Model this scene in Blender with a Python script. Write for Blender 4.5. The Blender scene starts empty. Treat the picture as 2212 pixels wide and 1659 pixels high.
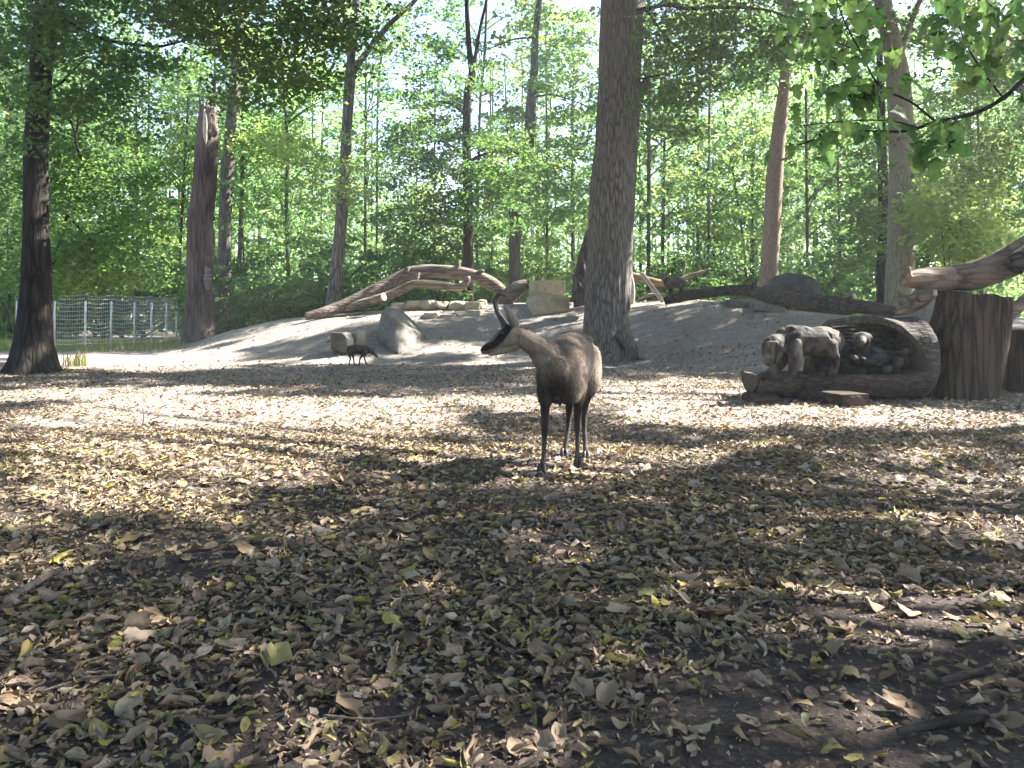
import bpy, bmesh, math, random
import numpy as np
from mathutils import Vector, Matrix

rng = np.random.default_rng(11)
random.seed(5)
scene = bpy.context.scene
COL = scene.collection

# ------------------------------------------------------------------ camera
# the photograph measured on a 2212 x 1659 grid: focal length, centre, horizon
F, CX, HY, EYE = 1736.0, 1106.0, 675.0, 1.0
cam_d = bpy.data.cameras.new('camera')
cam = bpy.data.objects.new('camera', cam_d)
COL.objects.link(cam)
cam.location = (0, 0, EYE)
cam.rotation_euler = (math.radians(90), 0, 0)
cam_d.sensor_width = 36.0
cam_d.lens = F / 2212.0 * 36.0
cam_d.shift_y = (HY - 829.5) / 2212.0
cam_d.clip_start = 0.05
cam_d.clip_end = 900
scene.camera = cam

# ------------------------------------------------------------------ light
SUN_EL = math.radians(40.5)
SUN_AZ = math.radians(21.0)          # from +X (right) towards +Y (away)
TO_SUN = np.array([math.cos(SUN_EL)*math.cos(SUN_AZ), math.cos(SUN_EL)*math.sin(SUN_AZ), math.sin(SUN_EL)])
world = bpy.data.worlds.new('World')
scene.world = world
world.use_nodes = True
wn = world.node_tree.nodes; wl = world.node_tree.links
for n in list(wn): wn.remove(n)
wo = wn.new('ShaderNodeOutputWorld'); wb = wn.new('ShaderNodeBackground'); sky = wn.new('ShaderNodeTexSky')
sky.sky_type = 'NISHITA'; sky.sun_disc = False
sky.sun_elevation = SUN_EL
sky.sun_rotation = math.radians(90) - SUN_AZ
sky.air_density = 1.0; sky.dust_density = 0.8; sky.ozone_density = 1.0
wb.inputs['Strength'].default_value = 0.065
wl.new(sky.outputs[0], wb.inputs[0]); wl.new(wb.outputs[0], wo.inputs[0])
sun_d = bpy.data.lights.new('sun', 'SUN')
sun_d.energy = 5.0; sun_d.angle = math.radians(0.53); sun_d.color = (1.0, 0.955, 0.90)
sun = bpy.data.objects.new('sun', sun_d); COL.objects.link(sun)
sun.rotation_euler = Vector(-TO_SUN).to_track_quat('-Z', 'Y').to_euler()
sun.location = (10, 10, 30)
scene.view_settings.view_transform = 'Standard'
scene.view_settings.look = 'None'
scene.view_settings.gamma = 1.0
scene.view_settings.use_curve_mapping = False
scene.view_settings.exposure = 2.95
cy = scene.cycles
cy.max_bounces = 7; cy.diffuse_bounces = 4; cy.glossy_bounces = 2; cy.transmission_bounces = 5
cy.transparent_max_bounces = 6; cy.sample_clamp_indirect = 8.0
cy.caustics_reflective = False; cy.caustics_refractive = False
cy.use_denoising = True

# ------------------------------------------------------------------ helpers
def P(px, py, d):
    return np.array([(px-CX)/F*d, d, EYE-(py-HY)/F*d])
def M(px, d):
    return px*d/F

def _hash(ix, iy, iz, seed):
    h = (ix*374761393 + iy*668265263 + iz*1440662683 + seed*97531) & 0xffffffff
    h = ((h ^ (h >> 13))*1274126177) & 0xffffffff
    h = (h ^ (h >> 16)) & 0xffffffff
    return h/4294967295.0
def vnoise(p, seed=0):
    p = np.asarray(p, float)
    i = np.floor(p).astype(np.int64); f = p-i
    f = f*f*(3-2*f)
    r = 0
    for dx in (0, 1):
        for dy in (0, 1):
            for dz in (0, 1):
                w = (f[..., 0] if dx else 1-f[..., 0])*(f[..., 1] if dy else 1-f[..., 1])*(f[..., 2] if dz else 1-f[..., 2])
                r = r + w*_hash(i[..., 0]+dx, i[..., 1]+dy, i[..., 2]+dz, seed)
    return r*2-1
def fbm(p, o=4, seed=0):
    p = np.asarray(p, float); a = 1; s = 0; t = 0
    for k in range(o):
        s = s + a*vnoise(p*(2**k)+k*7.3, seed+k); t += a; a *= .5
    return s/t

def mk_mesh(name, V, faces, attrs=None, smooth=False):
    """faces: list of int arrays (n,k)"""
    if isinstance(faces, np.ndarray): faces = [faces]
    me = bpy.data.meshes.new(name)
    V = np.asarray(V, np.float32)
    me.vertices.add(len(V)); me.vertices.foreach_set('co', V.ravel())
    nl = sum(f.size for f in faces); npoly = sum(len(f) for f in faces)
    me.loops.add(nl); me.polygons.add(npoly)
    li = np.concatenate([f.ravel() for f in faces]).astype(np.int32)
    me.loops.foreach_set('vertex_index', li)
    tot = np.concatenate([np.full(len(f), f.shape[1], np.int32) for f in faces])
    st = np.concatenate([[0], np.cumsum(tot)[:-1]]).astype(np.int32)
    me.polygons.foreach_set('loop_start', st)
    me.polygons.foreach_set('use_smooth', np.full(npoly, smooth))
    if attrs:
        for k, a in attrs.items():
            a = np.asarray(a, np.float32)
            if a.ndim == 1:
                at = me.attributes.new(k, 'FLOAT', 'POINT'); at.data.foreach_set('value', a)
            else:
                at = me.attributes.new(k, 'FLOAT_COLOR', 'POINT')
                if a.shape[1] == 3: a = np.concatenate([a, np.ones((len(a), 1), np.float32)], 1)
                at.data.foreach_set('color', a.ravel())
    me.update(calc_edges=True)
    return me

def mk_obj(name, me, mat=None, parent=None, loc=None):
    if mat is not None and len(me.materials) == 0: me.materials.append(mat)
    o = bpy.data.objects.new(name, me); COL.objects.link(o)
    if loc is not None: o.location = loc
    if parent is not None: o.parent = parent
    return o

def build(name, V, faces, mat, parent=None, attrs=None, smooth=False, origin=None):
    """V in world space; parent is an Empty with location only"""
    V = np.asarray(V, float)
    if parent is not None: off = np.array(parent.location); loc = None
    else:
        off = np.array(origin) if origin is not None else np.zeros(3); loc = off
    return mk_obj(name, mk_mesh(name, V-off, faces, attrs, smooth), mat, parent, loc)

def tag(o, label, cat, group=None, kind=None):
    if label: o['label'] = label
    if cat: o['category'] = cat
    if group: o['group'] = group
    o['kind'] = kind or 'thing'
    return o
def thing(name, label, cat, loc, group=None):
    o = bpy.data.objects.new(name, None); COL.objects.link(o)
    o.location = tuple(float(v) for v in loc); o.empty_display_size = .2
    return tag(o, label, cat, group)

class MB:
    def __init__(s): s.V = []; s.F = {}; s.n = 0; s.A = {}
    def add(s, V, faces, **attrs):
        V = np.asarray(V, float)
        if isinstance(faces, np.ndarray): faces = [faces]
        for f in faces:
            if len(f): s.F.setdefault(f.shape[1], []).append(f+s.n)
        s.V.append(V); s.n += len(V)
        for k, a in attrs.items():
            a = np.asarray(a, float)
            if a.ndim == 0: a = np.full(len(V), float(a))
            s.A.setdefault(k, []).append(a)
        return s
    def arrays(s):
        return np.concatenate(s.V), [np.concatenate(v) for v in s.F.values()], {k: np.concatenate(v) for k, v in s.A.items()}
    def build(s, name, mat, parent=None, smooth=False, origin=None):
        V, Fc, A = s.arrays()
        return build(name, V, Fc, mat, parent, A, smooth, origin)

def spline(pts, n):
    """Catmull-Rom resample of (k,m) rows to n rows"""
    pts = np.asarray(pts, float)
    if len(pts) == 2:
        t = np.linspace(0, 1, n)[:, None]; return pts[0]*(1-t)+pts[1]*t
    q = np.vstack([2*pts[0]-pts[1], pts, 2*pts[-1]-pts[-2]])
    seg = np.linalg.norm(np.diff(pts[:, :3], axis=0), axis=1)+1e-9
    c = np.concatenate([[0], np.cumsum(seg)]); c /= c[-1]
    out = []
    for t in np.linspace(0, 1, n):
        k = min(np.searchsorted(c, t, side='right')-1, len(pts)-2)
        u = (t-c[k])/(c[k+1]-c[k])
        a, b, d, e = q[k], q[k+1], q[k+2], q[k+3]
        out.append(.5*((2*b)+(-a+d)*u+(2*a-5*b+4*d-e)*u*u+(-a+3*b-3*d+e)*u**3))
    return np.array(out)

def tube(path, rad, seg=12, cap=True, relief=None, up=None, twist=0.0):
    """path (n,3); rad (n,) or (n,2) [side, up]; relief(theta, s, pos)->radius factor"""
    path = np.asarray(path, float); n = len(path)
    rad = np.asarray(rad, float)
    if rad.ndim == 0: rad = np.full(n, float(rad))
    if rad.ndim == 1: rad = np.stack([rad, rad], 1)
    T = np.gradient(path, axis=0); T /= np.linalg.norm(T, axis=1)[:, None]+1e-12
    ref = np.array(up if up is not None else ([0, 0, 1.0] if abs(T[0, 2]) < .8 else [1.0, 0, 0]), float)
    A = []; B = []
    b = ref-T[0]*ref.dot(T[0]); b /= np.linalg.norm(b)
    for i in range(n):
        b = (ref if up is not None else b)
        b = b-T[i]*b.dot(T[i]); b /= np.linalg.norm(b)+1e-12
        A.append(np.cross(T[i], b)); B.append(b.copy())
    A = np.array(A); B = np.array(B)
    th = np.linspace(0, 2*np.pi, seg, endpoint=False)
    s = np.concatenate([[0], np.cumsum(np.linalg.norm(np.diff(path, axis=0), axis=1))])
    TH, SS = np.meshgrid(th, s)
    fac = np.ones_like(TH)
    if relief is not None: fac = relief(TH, SS)
    V = path[:, None, :] + A[:, None, :]*(np.cos(TH)*rad[:, 0:1]*fac)[..., None] + B[:, None, :]*(np.sin(TH)*rad[:, 1:2]*fac)[..., None]
    V = V.reshape(-1, 3)
    i = np.arange(n-1)[:, None]*seg; j = np.arange(seg)[None, :]; j2 = (j+1) % seg
    Q = np.stack([i+j, i+j2, i+seg+j2, i+seg+j], -1).reshape(-1, 4)
    faces = [Q]
    if cap:
        V = np.vstack([V, path[0], path[-1]])
        c0, c1 = n*seg, n*seg+1
        jj = np.arange(seg); j2 = (jj+1) % seg
        faces.append(np.concatenate([np.stack([jj*0+c0, j2, jj], -1), np.stack([jj*0+c1, (n-1)*seg+jj, (n-1)*seg+j2], -1)]))
    return V, faces

def bark_relief(amp=.06, k=5.0, ks=3.0, seed=0, flare=0.0, flare_h=.5, lobes=5, lobe=.25, big=.05):
    def f(TH, SS):
        p = np.stack([np.cos(TH)*k, np.sin(TH)*k, SS*ks], -1)
        n = fbm(p, 4, seed)
        ridge = 1-np.abs(fbm(np.stack([np.cos(TH)*k*1.7, np.sin(TH)*k*1.7, SS*ks*.45], -1), 3, seed+9))*2.2
        n2 = fbm(np.stack([np.cos(TH)*1.2, np.sin(TH)*1.2, SS*.7], -1), 2, seed+3)
        r = 1+amp*(.5*n+.6*ridge-.3)+big*n2
        if flare:
            e = np.exp(-SS/flare_h)
            ph = seed*1.7
            r = r*(1+flare*e*(1+lobe*np.cos(lobes*TH+ph+.6*np.sin(TH*2+ph))+lobe*.5*np.cos((lobes+2)*TH-ph)))
        return r
    return f

# leaf cloud -------------------------------------------------------------
def leaf_cloud(C, size, tilt=.9, r=rng, aspect=.62, fold=.18):
    """two-triangle folded leaves at centres C -> V, faces, rnd"""
    n = len(C)
    size = np.broadcast_to(size, (n,))*r.uniform(.65, 1.25, n)
    az = r.uniform(0, 2*np.pi, n)
    d = np.stack([np.cos(az), np.sin(az), r.normal(-.25, .45, n)], 1); d /= np.linalg.norm(d, axis=1)[:, None]
    nz = np.stack([r.normal(0, tilt, n), r.normal(0, tilt, n), np.ones(n)], 1)
    sd = np.cross(nz, d); sd /= np.linalg.norm(sd, axis=1)[:, None]+1e-9
    nn = np.cross(d, sd)
    L = size[:, None]; W = L*aspect*.5
    a = C-d*L*.5
    b = C+d*L*.5
    l = C-d*L*.08+sd*W+nn*L*fold
    q = C-d*L*.08-sd*W+nn*L*fold
    V = np.stack([a, l, b, q], 1).reshape(-1, 3)
    i = np.arange(n)*4
    Fc = np.concatenate([np.stack([i, i+2, i+1], -1), np.stack([i, i+3, i+2], -1)])
    rnd = np.repeat(r.uniform(0, 1, n), 4)
    return V, Fc, rnd

def spray_points(A, n, rx, rz, r=rng, droop=.12):
    """n points round every anchor, flat and drooping at the rim"""
    A = np.asarray(A, float); k = len(A)
    rx = np.broadcast_to(rx, (k,)); rz = np.broadcast_to(rz, (k,))
    az = r.uniform(0, 2*np.pi, (k, n)); rr = np.sqrt(r.uniform(0, 1, (k, n)))
    x = np.cos(az)*rr; y = np.sin(az)*rr
    el = r.uniform(.55, 1, (k, 1)); ro = r.uniform(0, np.pi, (k, 1))
    xe = x; ye = y*el
    X = xe*np.cos(ro)-ye*np.sin(ro); Y = xe*np.sin(ro)+ye*np.cos(ro)
    Z = r.normal(0, .5, (k, n))*rz[:, None]-droop*rr*rr*rx[:, None]
    o = np.stack([X*rx[:, None], Y*rx[:, None], Z], -1)
    return (A[:, None, :]+o).reshape(-1, 3)

# smooth organic bodies: closed shells fused by a voxel remesh ---------------
def fuse(shells, voxel, iters=6, fac=.5):
    b = MB()
    for V, Fc in shells: b.add(V, Fc)
    V, Fc, _ = b.arrays()
    me = mk_mesh('tmp', V, Fc)
    o = bpy.data.objects.new('tmp', me); COL.objects.link(o)
    m = o.modifiers.new('r', 'REMESH'); m.mode = 'VOXEL'; m.voxel_size = voxel; m.adaptivity = 0
    if iters:
        s = o.modifiers.new('s', 'SMOOTH'); s.iterations = iters; s.factor = fac
    dg = bpy.context.evaluated_depsgraph_get(); dg.update()
    ev = o.evaluated_get(dg)
    m2 = bpy.data.meshes.new_from_object(ev)
    bpy.data.objects.remove(o); bpy.data.meshes.remove(me)
    n = len(m2.vertices); V = np.empty(n*3, np.float32); m2.vertices.foreach_get('co', V)
    nl = len(m2.loops); L = np.empty(nl, np.int32); m2.loops.foreach_get('vertex_index', L)
    st = np.empty(len(m2.polygons), np.int32); m2.polygons.foreach_get('loop_start', st)
    tt = np.empty(len(m2.polygons), np.int32); m2.polygons.foreach_get('loop_total', tt)
    faces = []
    for k in np.unique(tt):
        ss = st[tt == k]; faces.append(L[ss[:, None]+np.arange(k)[None, :]])
    N = np.empty(n*3, np.float32); m2.vertices.foreach_get('normal', N)
    bpy.data.meshes.remove(m2)
    return V.reshape(-1, 3).astype(float), faces, N.reshape(-1, 3).astype(float)

def limb(pts, n=None, seg=14, up=None):
    """rows (x,y,z,r) or (x,y,z,rside,rup): rounded tapered shell"""
    if len({len(p) for p in pts}) > 1: pts = [list(p)+[p[3]] if len(p) == 4 else list(p) for p in pts]
    pts = np.asarray(pts, float)
    n = n or max(8, len(pts)*5)
    q = spline(pts, n)
    pth = q[:, :3]; rd = q[:, 3:]
    if rd.shape[1] == 1: rd = np.repeat(rd, 2, 1)
    rd = np.maximum(rd, .003)
    t0 = pth[0]-pth[1]; t0 /= np.linalg.norm(t0)+1e-9
    t1 = pth[-1]-pth[-2]; t1 /= np.linalg.norm(t1)+1e-9
    pre = []; post = []
    for a in (80, 55, 28):
        a = math.radians(a)
        pre.append(np.concatenate([pth[0]+t0*rd[0].mean()*math.sin(a), rd[0]*math.cos(a)]))
    for a in (28, 55, 80):
        a = math.radians(a)
        post.append(np.concatenate([pth[-1]+t1*rd[-1].mean()*math.sin(a), rd[-1]*math.cos(a)]))
    q = np.vstack([pre, np.hstack([pth, rd]), post])
    return tube(q[:, :3], q[:, 3:], seg, True, None, up)

# ------------------------------------------------------------------ materials
def newmat(name):
    m = bpy.data.materials.new(name); m.use_nodes = True
    nt = m.node_tree
    for n in list(nt.nodes): nt.nodes.remove(n)
    return m, nt, nt.nodes.new('ShaderNodeOutputMaterial')
def N(nt, t, **kw):
    n = nt.nodes.new(t)
    for k, v in kw.items(): setattr(n, k, v)
    return n
def ramp(nt, fac, stops, interp='LINEAR'):
    r = N(nt, 'ShaderNodeValToRGB'); e = r.color_ramp; e.interpolation = interp
    while len(e.elements) < len(stops): e.elements.new(.5)
    for el, (p, c) in zip(e.elements, stops):
        el.position = p; el.color = (*c, 1) if len(c) == 3 else c
    if fac is not None: nt.links.new(fac, r.inputs[0])
    return r
def mapped(nt, scale=(1, 1, 1), coord='Object'):
    t = N(nt, 'ShaderNodeTexCoord'); m = N(nt, 'ShaderNodeMapping'); m.inputs['Scale'].default_value = scale
    nt.links.new(t.outputs[coord], m.inputs['Vector']); return m.outputs[0]
def noise(nt, vec, scale, detail=6, rough=.6, dist=0):
    n = N(nt, 'ShaderNodeTexNoise'); n.inputs['Scale'].default_value = scale
    n.inputs['Detail'].default_value = detail; n.inputs['Roughness'].default_value = rough; n.inputs['Distortion'].default_value = dist
    if vec is not None: nt.links.new(vec, n.inputs['Vector'])
    return n.outputs['Fac']
def mixc(nt, a, b, fac, mode='MIX'):
    m = N(nt, 'ShaderNodeMix', data_type='RGBA', blend_type=mode)
    for s, v in ((m.inputs['A'], a), (m.inputs['B'], b)): pass
    ia, ib = m.inputs[6], m.inputs[7]
    for i, v in ((ia, a), (ib, b)):
        if isinstance(v, tuple): i.default_value = (*v, 1)
        else: nt.links.new(v, i)
    if isinstance(fac, float): m.inputs[0].default_value = fac
    else: nt.links.new(fac, m.inputs[0])
    return m.outputs[2]
def math_(nt, op, a, b=None):
    m = N(nt, 'ShaderNodeMath', operation=op)
    for i, v in ((0, a), (1, b)):
        if v is None: continue
        if isinstance(v, (int, float)): m.inputs[i].default_value = v
        else: nt.links.new(v, m.inputs[i])
    return m.outputs[0]
def finish(nt, out, color, rough=.85, height=None, bump=.4, dist=.02, spec=.25):
    b = N(nt, 'ShaderNodeBsdfPrincipled')
    if isinstance(color, tuple): b.inputs['Base Color'].default_value = (*color, 1)
    else: nt.links.new(color, b.inputs['Base Color'])
    b.inputs['Roughness'].default_value = rough
    b.inputs['Specular IOR Level'].default_value = spec
    if height is not None:
        k = N(nt, 'ShaderNodeBump'); k.inputs['Strength'].default_value = bump; k.inputs['Distance'].default_value = dist
        nt.links.new(height, k.inputs['Height']); nt.links.new(k.outputs[0], b.inputs['Normal'])
    nt.links.new(b.outputs[0], out.inputs[0])
    return b

def bark_mat(name, dark, light, patch=None, scale=1.0, axis='z', bump=.8, patch_amt=.5, furrow=7.0, along=.16):
    m, nt, out = newmat(name)
    sc = {'z': (1, 1, along), 'x': (along, 1, 1)}[axis]
    v = mapped(nt, tuple(s*scale for s in sc))
    f = noise(nt, v, furrow*2.0, 7, .65, .6)
    w = N(nt, 'ShaderNodeTexVoronoi', feature='DISTANCE_TO_EDGE'); w.inputs['Scale'].default_value = furrow*1.7
    nt.links.new(v, w.inputs['Vector'])
    wv = math_(nt, 'MULTIPLY', math_(nt, 'MINIMUM', w.outputs['Distance'], .22), 3.0)
    h = math_(nt, 'ADD', math_(nt, 'MULTIPLY', f, .7), math_(nt, 'MULTIPLY', wv, .5))
    c = ramp(nt, h, [(.35, dark), (.85, light)]).outputs[0]
    big = noise(nt, mapped(nt, (1, 1, .5)), 1.7*scale, 5, .6)
    if patch is not None:
        c = mixc(nt, c, patch, math_(nt, 'MULTIPLY', ramp(nt, big, [(.45, (0, 0, 0)), (.68, (1, 1, 1))]).outputs[0], patch_amt))
    fine = noise(nt, mapped(nt), 60*scale, 3, .7)
    c = mixc(nt, c, ramp(nt, fine, [(.3, (.55, .55, .55)), (.7, (1.25, 1.25, 1.25))]).outputs[0], .6, 'MULTIPLY')
    finish(nt, out, c, .92, math_(nt, 'ADD', h, math_(nt, 'MULTIPLY', fine, .25)), bump, .03, .12)
    return m

def leaf_mat(name, cols, trans, tmix=.5, rough=.5, extra_hue=None):
    """cols: ramp stops over the per-leaf random value; trans: colour of the light let through"""
    m, nt, out = newmat(name)
    at = N(nt, 'ShaderNodeAttribute', attribute_name='rnd')
    oi = N(nt, 'ShaderNodeObjectInfo')
    val = math_(nt, 'FRACT', math_(nt, 'ADD', at.outputs['Fac'], oi.outputs['Random']))
    k = len(cols)
    c = ramp(nt, val, [(i/(k-1), cc) for i, cc in enumerate(cols)]).outputs[0]
    tr = ramp(nt, val, [(i/(k-1), cc) for i, cc in enumerate(trans)]).outputs[0]
    g = noise(nt, mapped(nt), 1.2, 3, .6)
    shade = ramp(nt, g, [(.3, (.75, .8, .8)), (.7, (1.2, 1.15, 1.0))]).outputs[0]
    c = mixc(nt, c, shade, .8, 'MULTIPLY'); tr = mixc(nt, tr, shade, .8, 'MULTIPLY')
    if extra_hue:
        f1 = noise(nt, mapped(nt), 95 if extra_hue is True else extra_hue, 5, .7)
        c = mixc(nt, c, ramp(nt, f1, [(.30, (.38, .34, .32)), (.48, (.95, .95, .95)), (.7, (1.3, 1.3, 1.25))]).outputs[0], .8, 'MULTIPLY')
        if extra_hue is not True: tr = mixc(nt, tr, ramp(nt, f1, [(.30, (.5, .5, .45)), (.5, (1, 1, 1)), (.7, (1.25, 1.2, 1.1))]).outputs[0], .8, 'MULTIPLY')
    b = N(nt, 'ShaderNodeBsdfPrincipled'); nt.links.new(c, b.inputs['Base Color'])
    b.inputs['Roughness'].default_value = rough; b.inputs['Specular IOR Level'].default_value = .3
    t = N(nt, 'ShaderNodeBsdfTranslucent'); nt.links.new(tr, t.inputs['Color'])
    mx = N(nt, 'ShaderNodeMixShader'); mx.inputs[0].default_value = tmix
    nt.links.new(b.outputs[0], mx.inputs[1]); nt.links.new(t.outputs[0], mx.inputs[2])
    nt.links.new(mx.outputs[0], out.inputs[0])
    return m

def attr_mat(name, rough=.8, grain=(1, 1, 1), gscale=40, amt=.5, bump=.3, spec=.2):
    m, nt, out = newmat(name)
    at = N(nt, 'ShaderNodeAttribute', attribute_name='col')
    n = noise(nt, mapped(nt, grain), gscale, 5, .65)
    c = mixc(nt, at.outputs['Color'], ramp(nt, n, [(.3, (.55, .55, .55)), (.7, (1.35, 1.35, 1.35))]).outputs[0], amt, 'MULTIPLY')
    finish(nt, out, c, rough, n, bump, .01, spec)
    return m

def rock_mat(name, dark, light, moss=(.08, .09, .04), moss_amt=.4, scale=1.0):
    m, nt, out = newmat(name)
    v = mapped(nt)
    n = noise(nt, v, 4*scale, 8, .65); f = noise(nt, v, 30*scale, 5, .7)
    c = ramp(nt, n, [(.3, dark), (.7, light)]).outputs[0]
    c = mixc(nt, c, ramp(nt, f, [(.3, (.6, .6, .6)), (.7, (1.25, 1.25, 1.25))]).outputs[0], .7, 'MULTIPLY')
    g = noise(nt, v, 2.3*scale, 5, .6)
    c = mixc(nt, c, moss, math_(nt, 'MULTIPLY', ramp(nt, g, [(.5, (0, 0, 0)), (.65, (1, 1, 1))]).outputs[0], moss_amt))
    finish(nt, out, c, .9, math_(nt, 'ADD', n, math_(nt, 'MULTIPLY', f, .5)), .7, .04, .15)
    return m

def soil_mat(name, c0, c1, c2, specks, speck_amt, scale=1.0):
    m, nt, out = newmat(name)
    v = mapped(nt)
    a = noise(nt, v, .55*scale, 6, .6); b = noise(nt, v, 7*scale, 7, .7); c_ = noise(nt, v, 60*scale, 4, .75)
    c = ramp(nt, a, [(.3, c0), (.55, c1), (.75, c2)]).outputs[0]
    c = mixc(nt, c, ramp(nt, b, [(.3, (.6, .6, .6)), (.7, (1.3, 1.3, 1.3))]).outputs[0], .75, 'MULTIPLY')
    c = mixc(nt, c, ramp(nt, c_, [(.35, (.6, .6, .6)), (.65, (1.3, 1.3, 1.3))]).outputs[0], .7, 'MULTIPLY')
    vo = N(nt, 'ShaderNodeTexVoronoi', feature='F1'); vo.inputs['Scale'].default_value = 14*scale; vo.inputs['Randomness'].default_value = 1
    nt.links.new(v, vo.inputs['Vector'])
    sp = ramp(nt, vo.outputs['Distance'], [(.18, (1, 1, 1)), (.3, (0, 0, 0))]).outputs[0]
    gate = ramp(nt, noise(nt, v, 1.1*scale, 4, .6), [(.42, (0, 0, 0)), (.62, (1, 1, 1))]).outputs[0]
    sep = N(nt, 'ShaderNodeSeparateColor'); nt.links.new(vo.outputs['Color'], sep.inputs[0])
    spc = ramp(nt, sep.outputs[0], [(0, specks[0]), (.5, specks[1]), (1, specks[2])]).outputs[0]
    c = mixc(nt, c, spc, math_(nt, 'MULTIPLY', math_(nt, 'MULTIPLY', sp, gate), speck_amt))
    finish(nt, out, c, .95, math_(nt, 'ADD', math_(nt, 'MULTIPLY', b, .8), math_(nt, 'MULTIPLY', c_, .4)), .8, .03, .1)
    return m

MAT = {}
def yard_mat():
    m, nt, out = newmat('soil')
    v = mapped(nt)
    a = noise(nt, v, .7, 6, .6); b = noise(nt, v, 8, 7, .7); c_ = noise(nt, v, 70, 4, .75)
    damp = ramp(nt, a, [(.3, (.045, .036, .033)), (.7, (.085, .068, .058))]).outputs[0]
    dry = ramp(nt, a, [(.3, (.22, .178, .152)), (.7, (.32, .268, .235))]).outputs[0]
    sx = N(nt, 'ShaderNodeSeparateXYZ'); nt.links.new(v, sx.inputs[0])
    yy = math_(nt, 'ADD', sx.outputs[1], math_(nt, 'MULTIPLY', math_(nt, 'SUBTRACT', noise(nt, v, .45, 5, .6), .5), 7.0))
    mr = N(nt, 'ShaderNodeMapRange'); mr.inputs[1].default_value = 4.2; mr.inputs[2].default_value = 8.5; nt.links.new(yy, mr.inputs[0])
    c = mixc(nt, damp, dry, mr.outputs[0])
    c = mixc(nt, c, ramp(nt, b, [(.3, (.6, .6, .6)), (.7, (1.3, 1.3, 1.3))]).outputs[0], .75, 'MULTIPLY')
    c = mixc(nt, c, ramp(nt, c_, [(.35, (.55, .55, .55)), (.65, (1.4, 1.4, 1.4))]).outputs[0], .7, 'MULTIPLY')
    vo = N(nt, 'ShaderNodeTexVoronoi', feature='F1'); vo.inputs['Scale'].default_value = 26; nt.links.new(v, vo.inputs['Vector'])
    sp = ramp(nt, vo.outputs['Distance'], [(.2, (1, 1, 1)), (.34, (0, 0, 0))]).outputs[0]
    sep = N(nt, 'ShaderNodeSeparateColor'); nt.links.new(vo.outputs['Color'], sep.inputs[0])
    spc = ramp(nt, sep.outputs[0], [(0, (.30, .24, .18)), (.4, (.12, .085, .06)), (.7, (.20, .15, .10)), (1, (.07, .055, .05))]).outputs[0]
    c = mixc(nt, c, spc, math_(nt, 'MULTIPLY', sp, .55))
    finish(nt, out, c, .95, math_(nt, 'ADD', math_(nt, 'MULTIPLY', b, .8), math_(nt, 'MULTIPLY', c_, .4)), .8, .03, .1)
    return m
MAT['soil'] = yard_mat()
MAT['sand'] = soil_mat('sand', (.21, .182, .154), (.265, .233, .20), (.31, .275, .238), [(.30, .25, .18), (.10, .08, .06), (.25, .20, .13)], .35, .9)
MAT['bark_dark'] = bark_mat('bark_dark', (.014, .011, .010), (.055, .045, .040), (.065, .062, .05), 1.0, patch_amt=.3)
MAT['bark_oak'] = bark_mat('bark_oak', (.065, .056, .050), (.25, .222, .195), (.15, .148, .11), 1.0, bump=1.0, patch_amt=.55, furrow=12.0, along=.13)
MAT['bark_grey'] = bark_mat('bark_grey', (.06, .052, .047), (.17, .15, .135), (.10, .115, .075), 1.0, patch_amt=.5)
MAT['bark_pale'] = bark_mat('bark_pale', (.17, .155, .115), (.32, .295, .22), (.21, .21, .13), 1.2, bump=.5, patch_amt=.6, furrow=12)
MAT['bark_pink'] = bark_mat('bark_pink', (.20, .145, .115), (.36, .265, .215), (.26, .21, .165), 1.4, bump=.4, patch_amt=.5, furrow=12)
MAT['bark_birch'] = bark_mat('bark_birch', (.07, .06, .055), (.26, .235, .21), (.10, .085, .07), 1.0, patch_amt=.6)
MAT['bark_snag'] = bark_mat('bark_snag', (.040, .029, .027), (.135, .102, .092), (.20, .16, .13), 1.0, bump=.9, patch_amt=.55, furrow=6, along=.08)
MAT['bark_thin'] = bark_mat('bark_thin', (.035, .034, .026), (.11, .105, .08), (.10, .12, .06), 1.0, patch_amt=.6)
MAT['wood_stump'] = bark_mat('wood_stump', (.025, .018, .014), (.125, .090, .068), (.09, .060, .042), 1.0, bump=1.0, patch_amt=.4, furrow=8, along=.06)
MAT['wood_log'] = bark_mat('wood_log', (.10, .08, .062), (.33, .27, .215), (.24, .15, .085), 1.0, 'x', bump=.8, patch_amt=.6, furrow=6, along=.12)
MAT['wood_grey'] = bark_mat('wood_grey', (.075, .062, .055), (.25, .21, .18), (.20, .15, .085), 1.0, 'x', bump=.8, patch_amt=.5, furrow=7, along=.12)
MAT['wood_dark'] = bark_mat('wood_dark', (.022, .017, .015), (.10, .083, .072), (.08, .06, .045), 1.0, 'x', bump=.9, patch_amt=.5, furrow=7, along=.15)
MAT['wood_cut'] = bark_mat('wood_cut', (.40, .34, .27), (.62, .55, .46), None, 1.5, bump=.3)
MAT['wood_cut2'] = rock_mat('wood_cut2', (.15, .128, .105), (.28, .245, .205), (.09, .07, .055), .5, .8)
MAT['bark_brown'] = bark_mat('bark_brown', (.045, .034, .028), (.18, .138, .108), (.24, .18, .13), 1.0, 'x', bump=.9, patch_amt=.5, furrow=7, along=.2)
MAT['wood_carved'] = bark_mat('wood_carved', (.04, .035, .031), (.15, .13, .112), (.08, .068, .055), 1.6, 'x', bump=.7, patch_amt=.5, furrow=8, along=.3)
MAT['rock_grey'] = rock_mat('rock_grey', (.11, .10, .09), (.25, .23, .20), (.10, .095, .06), .4)
MAT['rock_mid'] = rock_mat('rock_mid', (.06, .055, .05), (.14, .13, .115), (.08, .08, .05), .4)
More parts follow.
